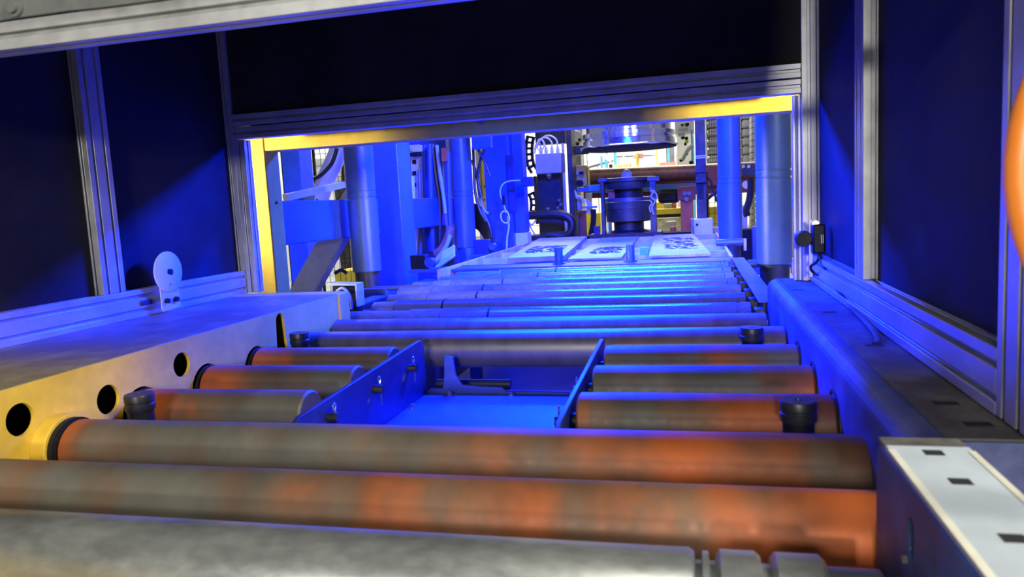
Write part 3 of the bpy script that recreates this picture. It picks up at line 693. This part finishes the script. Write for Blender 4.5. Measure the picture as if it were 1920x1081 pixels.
slab('fitting', BLACK, (767, 286), (786, 292), 5.52, .08, bp_, .01)
bk = slab('cabinet', HOSEB, (765, 262), (850, 500), 6.0, .2, g=True); tag(bk, 'dark blue cabinet back behind the hose bundle', 'cabinet')

# --- far left: big grey duct, pale bar, black hose
cable([(640, 268), (628, 300), (612, 335), (600, 372)], 6.2, .085, OFFW, 'thick grey duct curving down left of the nearest left column', name='duct', cat='duct')
cable([(632, 278), (622, 306), (602, 328), (582, 338)], 5.9, .018, CABK, 'black cable in front of the thick grey duct')
a = at(536, 370, 5.0); b = at(642, 346, 5.6)
pb = obj('pale_bar', MB().bar(a, b, .06, .05), OFFW); tag(pb, 'pale bar resting above the blue cross beam, far left', 'bar')
slb = slab('junction_box', OFFW, (544, 462), (562, 480), 6.6, .1, None, .005); tag(slb, 'small white box behind the diagonal brace', 'box')
cable([(552, 480), (553, 500), (549, 545)], 6.55, .02, CABK, 'black cable hanging below the small white box')
cable([(628, 512), (640, 506), (650, 512)], 4.5, .012, CABK, 'black cable loop at the foot of the nearest left column')

# --- mesh fence seen through the gaps on the left
def fence(px0, px1, py0, py1, Y, label, step=.05, m=None, r=.0028):
    a = at(px0, py0, Y); b = at(px1, py1, Y)
    t = thing('mesh_fence', label, 'fence', (a.x, Y, 0))
    top = a.z
    for nm, x in (('fence_post', a.x), ('fence_post', b.x)):
        obj(nm, MB().box(x-.012, x+.012, Y, Y+.024, 0, top), m or BLACK, t)
    mb = MB(); x = a.x+.02
    while x < b.x: mb.box(x-r, x+r, Y+.01, Y+.013, .1, top); x += step
    z = .12
    while z < top: mb.box(a.x, b.x, Y+.0135, Y+.0165, z-r, z+r); z += step*2
    o = obj('wire_mesh', mb, m or BLACK, t); o['kind'] = 'stuff'
    return t
fence(525, 583, 262, 520, 7.4, 'black wire mesh fence behind the dark blue post')
fence(584, 700, 262, 520, 8.2, 'black wire mesh fence left of the blue square column', .07)
fence(705, 770, 262, 520, 9.0, 'black wire mesh fence behind the blue square column')
upright('black_pole', CABK, 703, 5, 270, 540, 5.6, .03, 'thin black pole between nearest left column and square column', z0=.4)
for i, (py) in enumerate((302, 355, 475, 520)):
    a = at(700, py, 5.58)
    o = obj('pole_clamp', MB().box(a.x-.03, a.x+.01, 5.56, 5.60, a.z-.012, a.z+.012), STEEL); tag(o, ['topmost', 'second', 'third', 'lowest'][i]+' small clamp on the thin black pole', 'clamp', 'clamps on the thin black pole')
yb = slab('yellow_bin', LEMON, (628, 508), (668, 530), 9.5, .5, None, .01, g=True); tag(yb, 'yellow bin low behind the mesh fence', 'bin')
wbx = thing('machine_cabinet', 'white machine cabinet beyond the mesh fence, far left', 'cabinet', tuple(at(600, 400, 12)))
slab('cabinet_body', WHITE, (480, 240), (720, 560), 12, 1.0, wbx)
for k in range(6): slab('louvre', HOSEG, (560, 300+k*9), (640, 303+k*9), 11.96, .035, wbx)
for k in range(3): slab('door_gap', DKSTEEL, (500+k*70, 260), (502+k*70, 540), 11.98, .015, wbx)

# --- cables and white cabinet between column and square column
wcab = thing('control_cabinet', 'tall cream control cabinet behind the crossing black cables', 'cabinet', tuple(at(905, 420, 8.5)))
slab('cabinet_body', WHITE, (888, 240), (912, 545), 8.5, .4, wcab, .004, g=True)
slab('door_edge', LEMON, (911.5, 240), (914, 520), 8.48, .3, wcab)
slab('side_panel', SKY, (914.5, 240), (920, 520), 8.6, .3, wcab)
for py in (348, 373): slab('lock', BLACK, (907, py), (909, py+3), 8.47, .03, wcab)
ck = [('black cable crossing from upper left to lower right', [(893, 275), (903, 292), (913, 312), (919, 330)]),
      ('black cable curving down from the header', [(912, 255), (908, 280), (900, 302), (896, 335), (903, 370)]),
      ('black cable running along the far left round column', [(887, 275), (889, 320), (891, 360), (900, 395), (912, 415)]),
      ('grey cable beside the far left round column', [(885, 300), (894, 330), (898, 360), (907, 392), (916, 400)])]
for i, (l, p) in enumerate(ck):
    cable(p, 5.9+.03*i, .012, [CABK, CABK, CABK, HOSEG][i], l, group='cables beside the far left column')
for i in range(9):
    cable([(888, 384+i*5), (897, 388+i*5), (908, 402+i*5), (918, 424+i*5), (922, 445+i*4)], 6.0+.03*i, .016, CABK, '%s black cable sagging in the bundle right of the far left round column' % ['topmost', 'second', 'third', 'fourth', 'fifth', 'sixth', 'seventh', 'eighth', 'lowest'][i], group='sagging black cables')
# sensor with white cable on the far square column
ss = thing('column_sensor', 'small dark sensor with looping white cable on the far square column', 'sensor', tuple(at(985, 342, 6.05)))
slab('sensor_body', NAVY, (979, 332), (998, 349), 6.0, .08, ss, .004)
slab('bracket', STEEL, (971, 335), (979, 341), 6.03, .03, ss)
cable([(975, 338), (957, 339), (944, 344), (938, 356), (939, 368), (944, 381), (947, 392)], 6.02, .006, CABW, None, ss)
cable([(947, 392), (953, 400), (955, 412), (949, 418), (941, 413), (939, 402), (944, 396), (950, 398)], 6.0, .006, CABW, None, ss)
cable([(952, 404), (954, 425), (951, 445), (950, 468)], 6.03, .008, CABW, None, ss)
slab('plug', BLACK, (941, 366), (946, 384), 6.0, .03, ss, .002)

# --- dark robot head with junction box
dk = mat('dark_machine_body', (.018, .017, .012), .45, .1, .4, 12, .3)
rm = thing('robot_station', 'dark machine column with grey junction box and cables above the table', 'machine', tuple(at(1030, 450, 7.2)))
slab('frame_column', DKSTEEL, (1060, 225), (1079, 446), 7.4, .25, rm, .004)
slab('column_edge', HOSEG, (1056.5, 268), (1060, 440), 7.36, .03, rm)
slab('back_panel', dk, (1002, 225), (1060, 268), 7.5, .1, rm)
slab('machine_body', dk, (1006, 325), (1056, 440), 7.3, .3, rm, .01)
slab('body_side', dk, (1000, 330), (1008, 420), 7.35, .2, rm, .006)
slab('junction_box', HOSEG, (1003, 289), (1053, 323), 7.1, .16, rm, .006)
slab('box_lid_edge', STEEL, (1052, 287), (1056, 321), 7.12, .14, rm, .003)
for k, px in enumerate((1014, 1024, 1035, 1046)):
    a = at(px, 288, 7.15)
    obj('cable_gland', MB().lathe((a.x, 7.16, a.z), (a.x, 7.16, a.z+.07), [(0, .014), (.02, .018), (.05, .016), (.07, .008)], 14), OFFW, rm)
for k, pts in enumerate(([(1014, 279), (1011, 268), (1004, 272), (1003, 286)], [(1024, 279), (1018, 264), (1010, 262), (1005, 276), (1002, 288)], [(1035, 279), (1034, 266), (1024, 258), (1012, 262), (1004, 280)], [(1046, 279), (1043, 262), (1030, 254), (1016, 259), (1005, 276)])):
    cable(pts, 7.15, .008, CABW, None, rm)
cable([(1010, 262), (1016, 262), (1020, 272), (1016, 282), (1009, 280), (1008, 270)], 7.13, .006, CABW, None, rm)
# perforated cable chains
def chain(pts, Y, w, h, name):
    P = [at(p[0], p[1], Y) for p in pts]
    for i in range(len(P)-1):
        mb = MB(); d = (P[i+1]-P[i]); L = d.length; d.normalize(); side = d.cross(Vector((0, 1, 0)))
        for s_ in (-1, 1): mb.bar(P[i]+side*s_*w*.36, P[i+1]+side*s_*w*.36, h, w*.25, side)
        mb.bar(P[i]-side*w*.5+d*L*.1, P[i]+side*w*.5+d*L*.1, h, L*.35, d)
        obj(name, mb, BLACK, rm)
chain([(995, 256), (993, 266), (992, 277), (992, 288), (993, 300), (996, 311), (1002, 321)], 7.3, .085, .05, 'chain_link')
chain([(996, 362), (1000, 372), (1001, 383), (1000, 394), (999, 400)], 7.4, .07, .05, 'chain_link')
obj('cable_track', MB().tube([at(988, 404, 7.0), at(1030, 401, 7.0), at(1058, 404, 7.0), at(1071, 414, 7.0), at(1071, 430, 7.0), at(1058, 441, 7.0), at(1025, 440, 7.0)], .042, 10), dk, rm)
slab('base_plate', dk, (988, 442), (1062, 452), 7.0, .3, rm, g=True)
cable([(991, 415), (996, 421), (1001, 418), (1006, 410)], 7.05, .008, CABW, None, rm)
cable([(992, 420), (997, 430), (1003, 440)], 7.05, .006, HOSEG, None, rm)
for px, py in ((1048, 376), (1051, 384), (1046, 390), (1050, 396), (1028, 392), (1030, 332)):
    a = at(px, py, 7.24); obj('fitting', MB().sphere(a, .022, 10, 6), STEEL, rm)
slab('connector', OFFW, (1025, 325), (1032, 330), 7.2, .05, rm)

# --- central black fixture
fx = thing('press_fixture', 'black round fixture with bullet-shaped pin between two posts, centre background', 'machine', tuple(at(1180, 442, 7.4)))
c0 = at(1180, 440, 7.6); Zc = lambda py: at(1180, py, 7.6).z
cx = c0.x
obj('locating_pin', MB().lathe((cx-.005, 7.6, Zc(333)), (cx-.005, 7.6, Zc(318)), [(0, .052), (.03, .052), (.05, .046), (.07, .034), (.083, .020), (.09, .004)], 24), OFFW, fx)
obj('top_ring', MB().lathe((cx, 7.6, Zc(354)), (cx, 7.6, Zc(334)), [(0, .235), (.03, .25), (.07, .25), (.075, .29), (.108, .29), (.113, .27)], 48), FIXT, fx)
obj('inner_hub', MB().cyl((cx, 7.6, Zc(375)), (cx, 7.6, Zc(354)), .15, 40), DKSTEEL, fx)
obj('drum_lip', MB().cyl((cx, 7.6, Zc(377)), (cx, 7.6, Zc(370)), .235, 48), STEEL, fx)
obj('drum', MB().lathe((cx, 7.6, Zc(415)), (cx, 7.6, Zc(377)), [(0, .20), (.01, .222), (.13, .228), (.132, .236), (.20, .236)], 48), FIXT, fx)
obj('pedestal', MB().lathe((cx, 7.6, 0), (cx, 7.6, Zc(415)), [(0, .24), (.75, .22), (.77, .15), (Zc(415), .15)], 40), DKSTEEL, fx)
slab('fixture_post', FIXT, (1125, 337), (1136, 445), 7.35, .1, fx, .004)
slab('fixture_post', FIXT, (1217, 337), (1232, 445), 7.35, .1, fx, .004)
slab('post_cap', STEEL, (1121, 335), (1138, 340), 7.33, .14, fx, .003)
slab('post_cap', STEEL, (1213, 332), (1236, 338), 7.33, .14, fx, .003)
slab('lug', ORANGE, (1140, 358), (1153, 372), 7.5, .05, fx)
slab('lug', ORANGE, (1141, 416), (1147, 442), 7.42, .05, fx)
slab('gusset', NAVY, (1113, 424), (1125, 446), 7.36, .04, fx)
for k, pts in enumerate(([(1219, 352), (1225, 360), (1220, 368), (1228, 376), (1222, 388)], [(1218, 375), (1222, 380), (1218, 388), (1220, 398)], [(1224, 355), (1232, 366), (1230, 374), (1222, 372)], [(1222, 388), (1224, 398), (1226, 402)])):
    cable(pts, 7.3, .008, CABW, None, fx)
a = at(1221, 357, 7.3); obj('fitting', MB().sphere(a, .022, 12, 6), CHROME, fx)
slab('foot', dk, (1105, 440), (1240, 452), 7.3, .5, fx)

# --- bright polished disc hanging above
ds = thing('spindle_disc', 'large polished metal disc hanging under the header, centre background', 'machine', tuple(at(1180, 272, 7.2)))
a = at(1178, 274, 7.2)
obj('disc_rim', MB().lathe((a.x, 7.25, a.z-.015), (a.x, 7.25, a.z+.3), [(0, .30), (.004, .455), (.012, .462), (.02, .455), (.024, .438), (.075, .432), (.08, .42), (.10, .42), (.104, .435), (.14, .435), (.15, .40), (.30, .40)], 72), CHROME, ds)
obj('disc_face', MB().cyl((a.x, 7.25, a.z-.024), (a.x, 7.25, a.z-.0155), .445, 64), VOID, ds)
obj('spindle', MB().cyl((a.x, 7.25, a.z+.3), (a.x, 7.25, 2.9), .12, 32), STEEL, ds)
a = at(1075, 283, 7.9); b = at(1098, 283, 7.9)
obj('support_arm', MB().box(a.x+.01, b.x+.05, 7.7, 7.8, a.z-.05, a.z+.04), dk, ds, .01)

# --- pipe, blue beam, red frame
bp2 = thing('rusty_pipe', 'long brown pipe crossing behind the black fixture', 'pipe', tuple(at(1200, 330, 9)))
a = at(1085, 331, 9.0); b = at(1440, 316, 9.0)
obj('pipe', MB().cyl(a, b, .088, 28), BROWN, bp2)
a = at(1095, 352, 9.1); b = at(1440, 338, 9.1)
o = obj('red_beam', MB().bar(a, b, .10, .26), mat('dark_red_paint', (.25, .05, .014), .5, 0, .2, 5, .1)); tag(o, 'dark red beam under the brown pipe', 'beam')
a = at(1100, 356, 8.95); b = at(1325, 349, 8.95)
o = obj('blue_beam', MB().bar(a, b, .06, .085), mat('mid_blue_paint', (.06, .14, .42), .45, 0, .1, 5, .1)); tag(o, 'narrow blue beam in front of the dark red beam', 'beam')
a = at(1385, 330, 9.3); b = at(1425, 327, 9.3)
o = slab('blue_channel', NAVY, (1392, 308), (1424, 328), 8.75, .1, None, .004); tag(o, 'dark blue channel with two bolt heads between right columns', 'beam')
rf = thing('red_stand', 'orange-red steel bracket frame left of the black column', 'frame', tuple(at(1290, 440, 8.6)))
slab('upright', ORANGE, (1275, 352), (1301, 432), 8.7, .12, rf, .004, g=True)
slab('plate', mat('dark_red_paint', (.25, .05, .014), .5), (1270, 350), (1305, 374), 8.66, .035, rf, .003)
for px, py in ((1284, 362), (1292, 362), (1287, 373)):
    a = at(px, py, 8.64); obj('bolt', MB().cyl(a, a+Vector((0, .03, 0)), .025, 12), STEEL, rf)
slab('stub', ORANGE, (1256, 425), (1268, 440), 8.3, .1, rf, .02)
o = slab('drive_motor', BLACK, (1233, 356), (1274, 380), 8.8, .25, None, .04); tag(o, 'black rounded motor under the dark red beam', 'motor')
rs = thing('red_sheet', 'red sheet behind the black column', 'panel', tuple(at(1340, 350, 9.6)))
slab('panel', mat('dark_red_paint', (.25, .05, .014), .5), (1327, 314), (1352, 346), 8.85, .04, rs)

# --- black column on white base
bc = thing('black_column', 'black square column on a white base box right of the fixture', 'column', tuple(at(1315, 443, 7.0)))
slab('column', DKSTEEL, (1302, 205), (1326, 411), 7.1, .14, bc, .004)
slab('guide_slot', BLACK, (1309, 345), (1319, 372), 7.08, .018, bc)
slab('clamp', DKSTEEL, (1304, 333), (1325, 342), 7.05, .05, bc, .004)
slab('base_box', OFFW, (1301, 411), (1337, 444), 6.9, .3, bc, .006, g=True)
slab('base_side', STEEL, (1295, 411), (1300.6, 444), 6.92, .28, bc, .003)
a = at(1307, 421, 6.9); obj('hole_plug', MB().cyl(a, a+Vector((0, -.006, 0)), .012, 12), BLACK, bc)
for p0, p1 in (((1305, 291.5), (1323, 292.5)), ((1305, 295), (1323, 296)), ((1305, 291.5), (1306, 296)), ((1322, 291.5), (1323, 296))):
    slab('label_border', OFFW, p0, p1, 7.092, .006, bc)
slab('collar', DKSTEEL, (1301, 320), (1327, 322), 7.07, .03, bc)
cable([(1327, 332), (1334, 342), (1336, 356), (1341, 366), (1343, 378)], 7.2, .010, CABK, 'thin black cable beside the black column')
cable([(1327, 372), (1334, 366), (1341, 362), (1346, 356)], 7.4, .018, CABK, 'thick black cable leaving the black column')
o = slab('blue_upright', HOSEB, (1344, 345), (1352, 418), 7.3, .1, g=True); tag(o, 'dark blue upright hidden behind the bright blue column', 'post')
o = slab('grey_box', HOSEG, (1337, 426), (1352, 443), 7.2, .1, None, .004); tag(o, 'grey box with white ring at the foot of the bright blue column', 'box')
a = at(1348, 444, 6.7)
o = obj('ring_bolt', MB().ring(a, a+Vector((0, .01, 0)), .022, .013, 20), OFFW); tag(o, 'white ring at the table corner by the bright blue column', 'ring')

# --- small operator box, cables and parts left of the fixture
ob = thing('operator_box', 'yellow control box with black knob beside the dark column', 'box', tuple(at(1088, 349, 7.8)))
slab('box_front', mat('ochre_paint', (.50, .36, .06), .5, 0, .1), (1075, 311), (1101, 349), 7.8, .14, ob, .006)
slab('box_side', LEMON, (1101.3, 313), (1104, 348), 7.82, .12, ob, .003)
slab('display', HOSEG, (1077, 321), (1095, 327), 7.785, .014, ob)
slab('display', BLACK, (1085, 321.5), (1094, 326), 7.77, .014, ob)
a = at(1087, 343, 7.74); obj('knob', MB().cyl(a, a+Vector((0, .06, 0)), .032, 20), BLACK, ob)
a = at(1078, 341, 7.74); obj('knob', MB().cyl(a, a+Vector((0, .06, 0)), .028, 20), STEEL, ob)
o = slab('blue_bracket', SKY, (1103, 347), (1123, 357), 7.7, .1, None, .004); tag(o, 'bright blue bracket beside the left fixture post', 'bracket')
o = slab('blue_bracket', mat('mid_blue_paint', (.06, .14, .42)), (1083, 352), (1103, 359), 7.75, .1, None, .004); tag(o, 'dark blue bracket below the yellow control box', 'bracket')
o = slab('red_upright', mat('dark_red_paint', (.25, .05, .014), .5), (1086, 395), (1099, 444), 7.9, .1, g=True); tag(o, 'dark red upright left of the fixture', 'post')
o = slab('blue_upright', mat('mid_blue_paint', (.06, .14, .42)), (1078, 398), (1086, 444), 7.85, .1, g=True); tag(o, 'blue upright beside the dark red upright', 'post')
o = slab('grey_block', HOSEG, (1081, 371), (1089, 394), 7.6, .1, None, .012); tag(o, 'grey valve block beside the dark column', 'valve')
for k in range(6):
    cable([(1099+k*2, 361), (1099.5+k*1.9, 375), (1101+k*1.7, 388), (1100+k*2.2, 400)], 8.0+.02*k, .007, CABW, 'thin white cable left of the fixture, %s from the left' % ['first', 'second', 'third', 'fourth', 'fifth', 'sixth'][k], group='thin white cables left of the fixture')
cable([(1074, 353), (1079, 362), (1082, 372)], 7.5, .012, CABW, 'white hose under the yellow control box')
cable([(1083, 367), (1091, 372), (1095, 380)], 7.5, .014, CABW, 'short white hose above the grey valve block')
cable([(1112, 392), (1113, 404), (1112, 420), (1108, 440)], 7.9, .030, CABK, 'thick black cable dropping in front of the yellow blocks')
o = slab('terminal_strip', GREENH, (1088, 387), (1119, 389.5), 7.95, .05); tag(o, 'pale strip carrying the thin white cables', 'strip')

# --- low yellow blocks and pallets beyond
for p0, p1, Y, l in (((1099, 399), (1109, 421), 11, 'yellow block left of the thick black cable'), ((1115, 399), (1126, 421), 11, 'yellow block right of the thick black cable')):
    o = slab('yellow_block', LEMON, p0, p1, Y, .5, None, .01, g=True); tag(o, l, 'block')
ym = thing('yellow_machine', 'low yellow machine bed seen between the fixture and the red frame', 'machine', tuple(at(1255, 402, 11)))
slab('panel', LEMON, (1230, 379), (1246, 396), 11.2, .4, ym, .01)
slab('screen_box', HOSEG, (1244, 382), (1260, 391), 11.1, .2, ym, .01)
slab('red_panel', mat('salmon_panel', (.75, .30, .20)), (1260, 380), (1268, 392), 11.15, .2, ym)
slab('bed', LEMON, (1228, 392), (1278, 400), 11.0, .8, ym, .01)
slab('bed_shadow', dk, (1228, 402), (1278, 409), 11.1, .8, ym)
slab('lower_bed', mat('cream_paint', (.75, .72, .42), .5), (1228, 409), (1278, 425), 10.9, .8, ym, .01)
slab('motor', HOSEG, (1248, 415), (1268, 425), 10.4, .2, ym, .02)
slab('base', WHITE, (1228, 426), (1310, 436), 11.3, .8, ym, g=True)
o = slab('yellow_block', LEMON, (1328, 388), (1347, 412), 10.6, .5, None, .01, g=True); tag(o, 'yellow block between black column and bright blue column', 'block')
fence(1326, 1350, 345, 440, 10.2, 'black wire mesh fence between black column and bright blue column', .07)
# ------------------------------------------------------------------ hall beyond: posts, guards, racks
for px, w, Y, l in ((1124, 3.5, 17, 'leftmost'), (1133, 6, 17.5, 'second'), (1150, 5, 18, 'third'), (1251, 4, 18.5, 'fourth'), (1298, 5, 14, 'fifth and widest')):
    upright('guard_post', SKY, px, w, 215, 345, Y, .1, 'light blue guard post far beyond the fixture, %s from the left' % l, 'light blue guard posts', z0=0)
upright('yellow_post', LEMON, 1194.5, 5, 286, 345, 17, .12, 'yellow post with a small sign box at its top, far background', z0=0)
upright('yellow_post', LEMON, 1229, 2.5, 215, 345, 20, .12, 'thin pale yellow post far background, left of the grey doors', z0=0)
o = slab('sign_box', mat('dull_red_sign', (.45, .16, .14)), (1195, 288), (1206, 296), 16.9, .1); tag(o, 'small dull red box on the yellow post', 'box')
o = slab('sign_box', HOSEG, (1187, 289), (1192, 296), 16.9, .1); tag(o, 'small grey box on the yellow post', 'box')
gd = thing('grey_doors', 'pair of tall grey doors far behind, right of the disc', 'door', tuple(at(1248, 330, 22)))
slab('door_leaf', HOSEG, (1231, 262), (1247, 345), 22, .1, gd, g=True); slab('door_leaf', STEEL, (1248, 262), (1266, 345), 22, .1, gd, g=True)
o = slab('red_cabinet', REDP, (1268, 288), (1276, 345), 15, .4, g=True); tag(o, 'red cabinet far behind, right of the grey doors', 'cabinet')
o = slab('red_strip', REDP, (1276.2, 288), (1281, 345), 15.05, .3, g=True); tag(o, 'narrow red strip at the right of the far red cabinet', 'strip')
a = at(1098, 281, 19); b = at(1232, 271, 19)
o = obj('overhead_duct', MB().bar(a, b, .1, .12), OFFW); tag(o, 'long pale overhead duct under the disc, far background', 'duct')
a = at(1092, 317, 18.5); b = at(1150, 301, 18.5)
o = obj('guard_rail', MB().bar(a, b, .04, .05), STEEL); tag(o, 'grey guard rail left, far background', 'rail')
a = at(1150, 294, 20.5); b = at(1228, 291, 20.5)
o = obj('guard_rail', MB().bar(a, b, .04, .04), STEEL); tag(o, 'thin grey rail beside the yellow post, far background', 'rail')
for (p, q, l) in (((1168, 292), (1186, 311), 'left'), ((1206, 311), (1226, 291), 'right')):
    o = obj('diagonal_rod', MB().bar(at(*p, 20.4), at(*q, 20.4), .03, .03), HOSEG); tag(o, 'thin diagonal rod %s of the far yellow post' % l, 'rod')
o = slab('orange_barrier', mat('pale_orange_paint', (.80, .55, .25)), (1150, 309), (1182, 316), 16.5, .2, g=True); tag(o, 'pale orange low barrier far behind the fixture pin', 'barrier')
o = slab('pink_barrier', mat('salmon_panel', (.75, .30, .20)), (1236, 305), (1267, 314), 16.5, .2, g=True); tag(o, 'pale salmon low barrier before the grey doors', 'barrier')
for px, Y, py, l in ((1100, 19, 281, 'thin grey upright carrying the overhead duct, far left'), (1120, 18.5, 310, 'short grey upright under the left guard rail'), (1160, 20.5, 294, 'thin grey upright under the rail beside the yellow post')):
    upright('rail_support', STEEL, px, 1.2, py, 345, Y, .04, l, 'far rail supports', z0=0)
# strut truss at left with grey arm
a = at(1118, 280, 15.5); b = at(1147, 302, 15.5)
o = obj('sloping_strut', MB().bar(a, b, .09, .09), OFFW); tag(o, 'pale diagonal arm in front of the far blue posts', 'arm')
o = slab('far_motor', BLACK, (1142, 308), (1147, 314), 15.4, .2); tag(o, 'small black lump on the far blue post', 'motor')
# white machine right of the disc
wm = thing('white_machine', 'white machine with black knobs and blue pipe right of the hanging disc', 'machine', tuple(at(1285, 345, 11)))
slab('machine_body', WHITE, (1264, 205), (1302, 250), 11.3, .6, wm, .01)
slab('machine_body', WHITE, (1268, 250), (1300, 345), 12.4, .6, wm, .01, g=True)
slab('slot_panel', HOSEG, (1272, 241), (1290, 245), 11.27, .02, wm); slab('slot_panel', HOSEG, (1271, 250), (1284, 254), 11.27, .3, wm)
slab('blue_pipe', SKY, (1295, 243), (1300, 310), 11.1, .06, wm)
slab('lime_block', mat('lime_paint', (.45, .75, .05)), (1284, 262), (1291, 268), 11.1, .1, wm, .01)
for px, py, w in ((1288, 233, 6), (1279, 234, 4), (1280, 258, 5), (1287, 259, 5), (1285, 270, 4), (1282, 292, 4), (1277, 300, 5), (1287, 288, 5), (1296, 305, 6)):
    a = at(px, py, 11.05); obj('black_knob', MB().sphere(a, .022*w/4, 10, 6), BLACK, wm)
cable([(1279, 300), (1284, 290), (1290, 280), (1299, 272)], 11.0, .03, HOSEG, None, wm, 'pale_arm')
# left top white machine with hood
wm2 = thing('white_press_head', 'white machine head with round hood left of the hanging disc', 'machine', tuple(at(1078, 345, 10)))
slab('head_body', OFFW, (1064, 215), (1092, 262), 10.2, .5, wm2, .01)
slab('lower_body', HOSEG, (1066, 262), (1088, 345), 10.4, .5, wm2, .01, g=True)
slab('grid_panel', WHITE, (1080, 291), (1090, 310), 10.15, .2, wm2)
for k in range(4): slab('grid_bar', DKSTEEL, (1080+k*3, 291), (1080.6+k*3, 310), 10.13, .018, wm2)
a = at(1077, 258, 10.0)
obj('hood', MB().tube([a+Vector((-.09, 0, -.03)), a+Vector((-.07, 0, .05)), a+Vector((0, 0, .08)), a+Vector((.07, 0, .05)), a+Vector((.09, 0, -.03))], .02, 10), OFFW, wm2)
for px, py in ((1072, 266), (1087, 262), (1083, 270)):
    obj('black_knob', MB().sphere(at(px, py, 10.0), .025, 10, 6), BLACK, wm2)
# crate racks right
def rack(px0, px1, label, py0=205, py1=303, n=6, Y=11.5, wire=True):
    a = at(px0, py0, Y); b = at(px1, py1, Y)
    t = thing('crate_rack', label, 'rack', ((a.x+b.x)/2, Y, 0))
    obj('rack_frame', MB().box(a.x-.02, a.x, Y, Y+.5, 0, a.z), OFFW, t); obj('rack_frame', MB().box(b.x, b.x+.02, Y, Y+.5, 0, a.z), OFFW, t)
    h = (a.z-b.z)/n
    for i in range(n):
        z = b.z+i*h
        obj('crate', MB().prism([[(a.x+.01, z), (b.x-.01, z), (b.x-.01, z+h*.55), (b.x-.03, z+h*.80), (a.x+.03, z+h*.80), (a.x+.01, z+h*.55)]], (0, Y, 0), (1, 0, 0), (0, 0, 1), (0, .5, 0)), WHITE, t, .004)
        obj('shelf', MB().box(a.x, b.x, Y-.02, Y+.5, z-h*.12, z-h*.02), HOSEG, t)
    if wire:
        mb = MB()
        for k in range(1, 6): x = a.x+(b.x-a.x)*k/6; mb.box(x-.003, x+.003, Y-.06, Y-.055, b.z, a.z)
        for k in range(14): z = b.z+(a.z-b.z)*k/14; mb.box(a.x, b.x, Y-.055, Y-.05, z-.003, z+.003)
        o = obj('wire_mesh', mb, DKSTEEL, t); o['kind'] = 'stuff'
    return t
rack(1325, 1352, 'white crate rack behind wire, left of the bright blue column')
rack(1389, 1408, 'white crate rack behind wire, right of the bright blue column', wire=False)
st = thing('tray_stack', 'tall stack of narrow grey trays right of the bright blue column', 'stack', tuple(at(1413, 500, 11)))
for i in range(25):
    slab('tray', HOSEG, (1408.6, 217+i*11.6), (1417.5, 226.6+i*11.6), 11, .4, st, .004)
slab('back_strip', VOID, (1409, 210), (1417, 510), 11.42, .02, st, g=True)
o = upright('white_post', WHITE, 1420.5, 5, 205, 500, 10.8, .06, 'white post at the left edge of the nearest right column', z0=0)
o = slab('white_board', OFFW, (1390, 385), (1402, 450), 8.5, .05, g=True); tag(o, 'white upright panel right of the bright blue column', 'panel')
cable([(1407, 332), (1408, 350), (1405, 375), (1399, 395), (1402, 405)], 8.0, .035, CABK, 'thick black hose between the two right columns', name='hose', cat='hose')
a = at(1400, 346, 8.6); o = obj('lamp_disc', MB().cyl(a, a+Vector((0, .03, 0)), .045, 20), WHITE); tag(o, 'small white oval disc under the dark blue channel', 'disc')
for px in (1394, 1404):
    a = at(px, 312, 8.72); o = obj('bolt', MB().cyl(a, a+Vector((0, .03, 0)), .018, 12), OFFW); tag(o, '%s pale bolt head on the dark blue channel' % ('left' if px < 1400 else 'right'), 'bolt', 'bolt heads on the channel')
o = slab('blue_box', HOSEB, (1411, 425), (1425, 441), 7.0, .1, None, .004, g=True); tag(o, 'dark blue box low between the two right columns', 'box')
o = slab('dark_trough', VOID, (985, 447), (1440, 470), 8.0, .3, g=True); tag(o, 'dark trough behind the work table', 'trough')
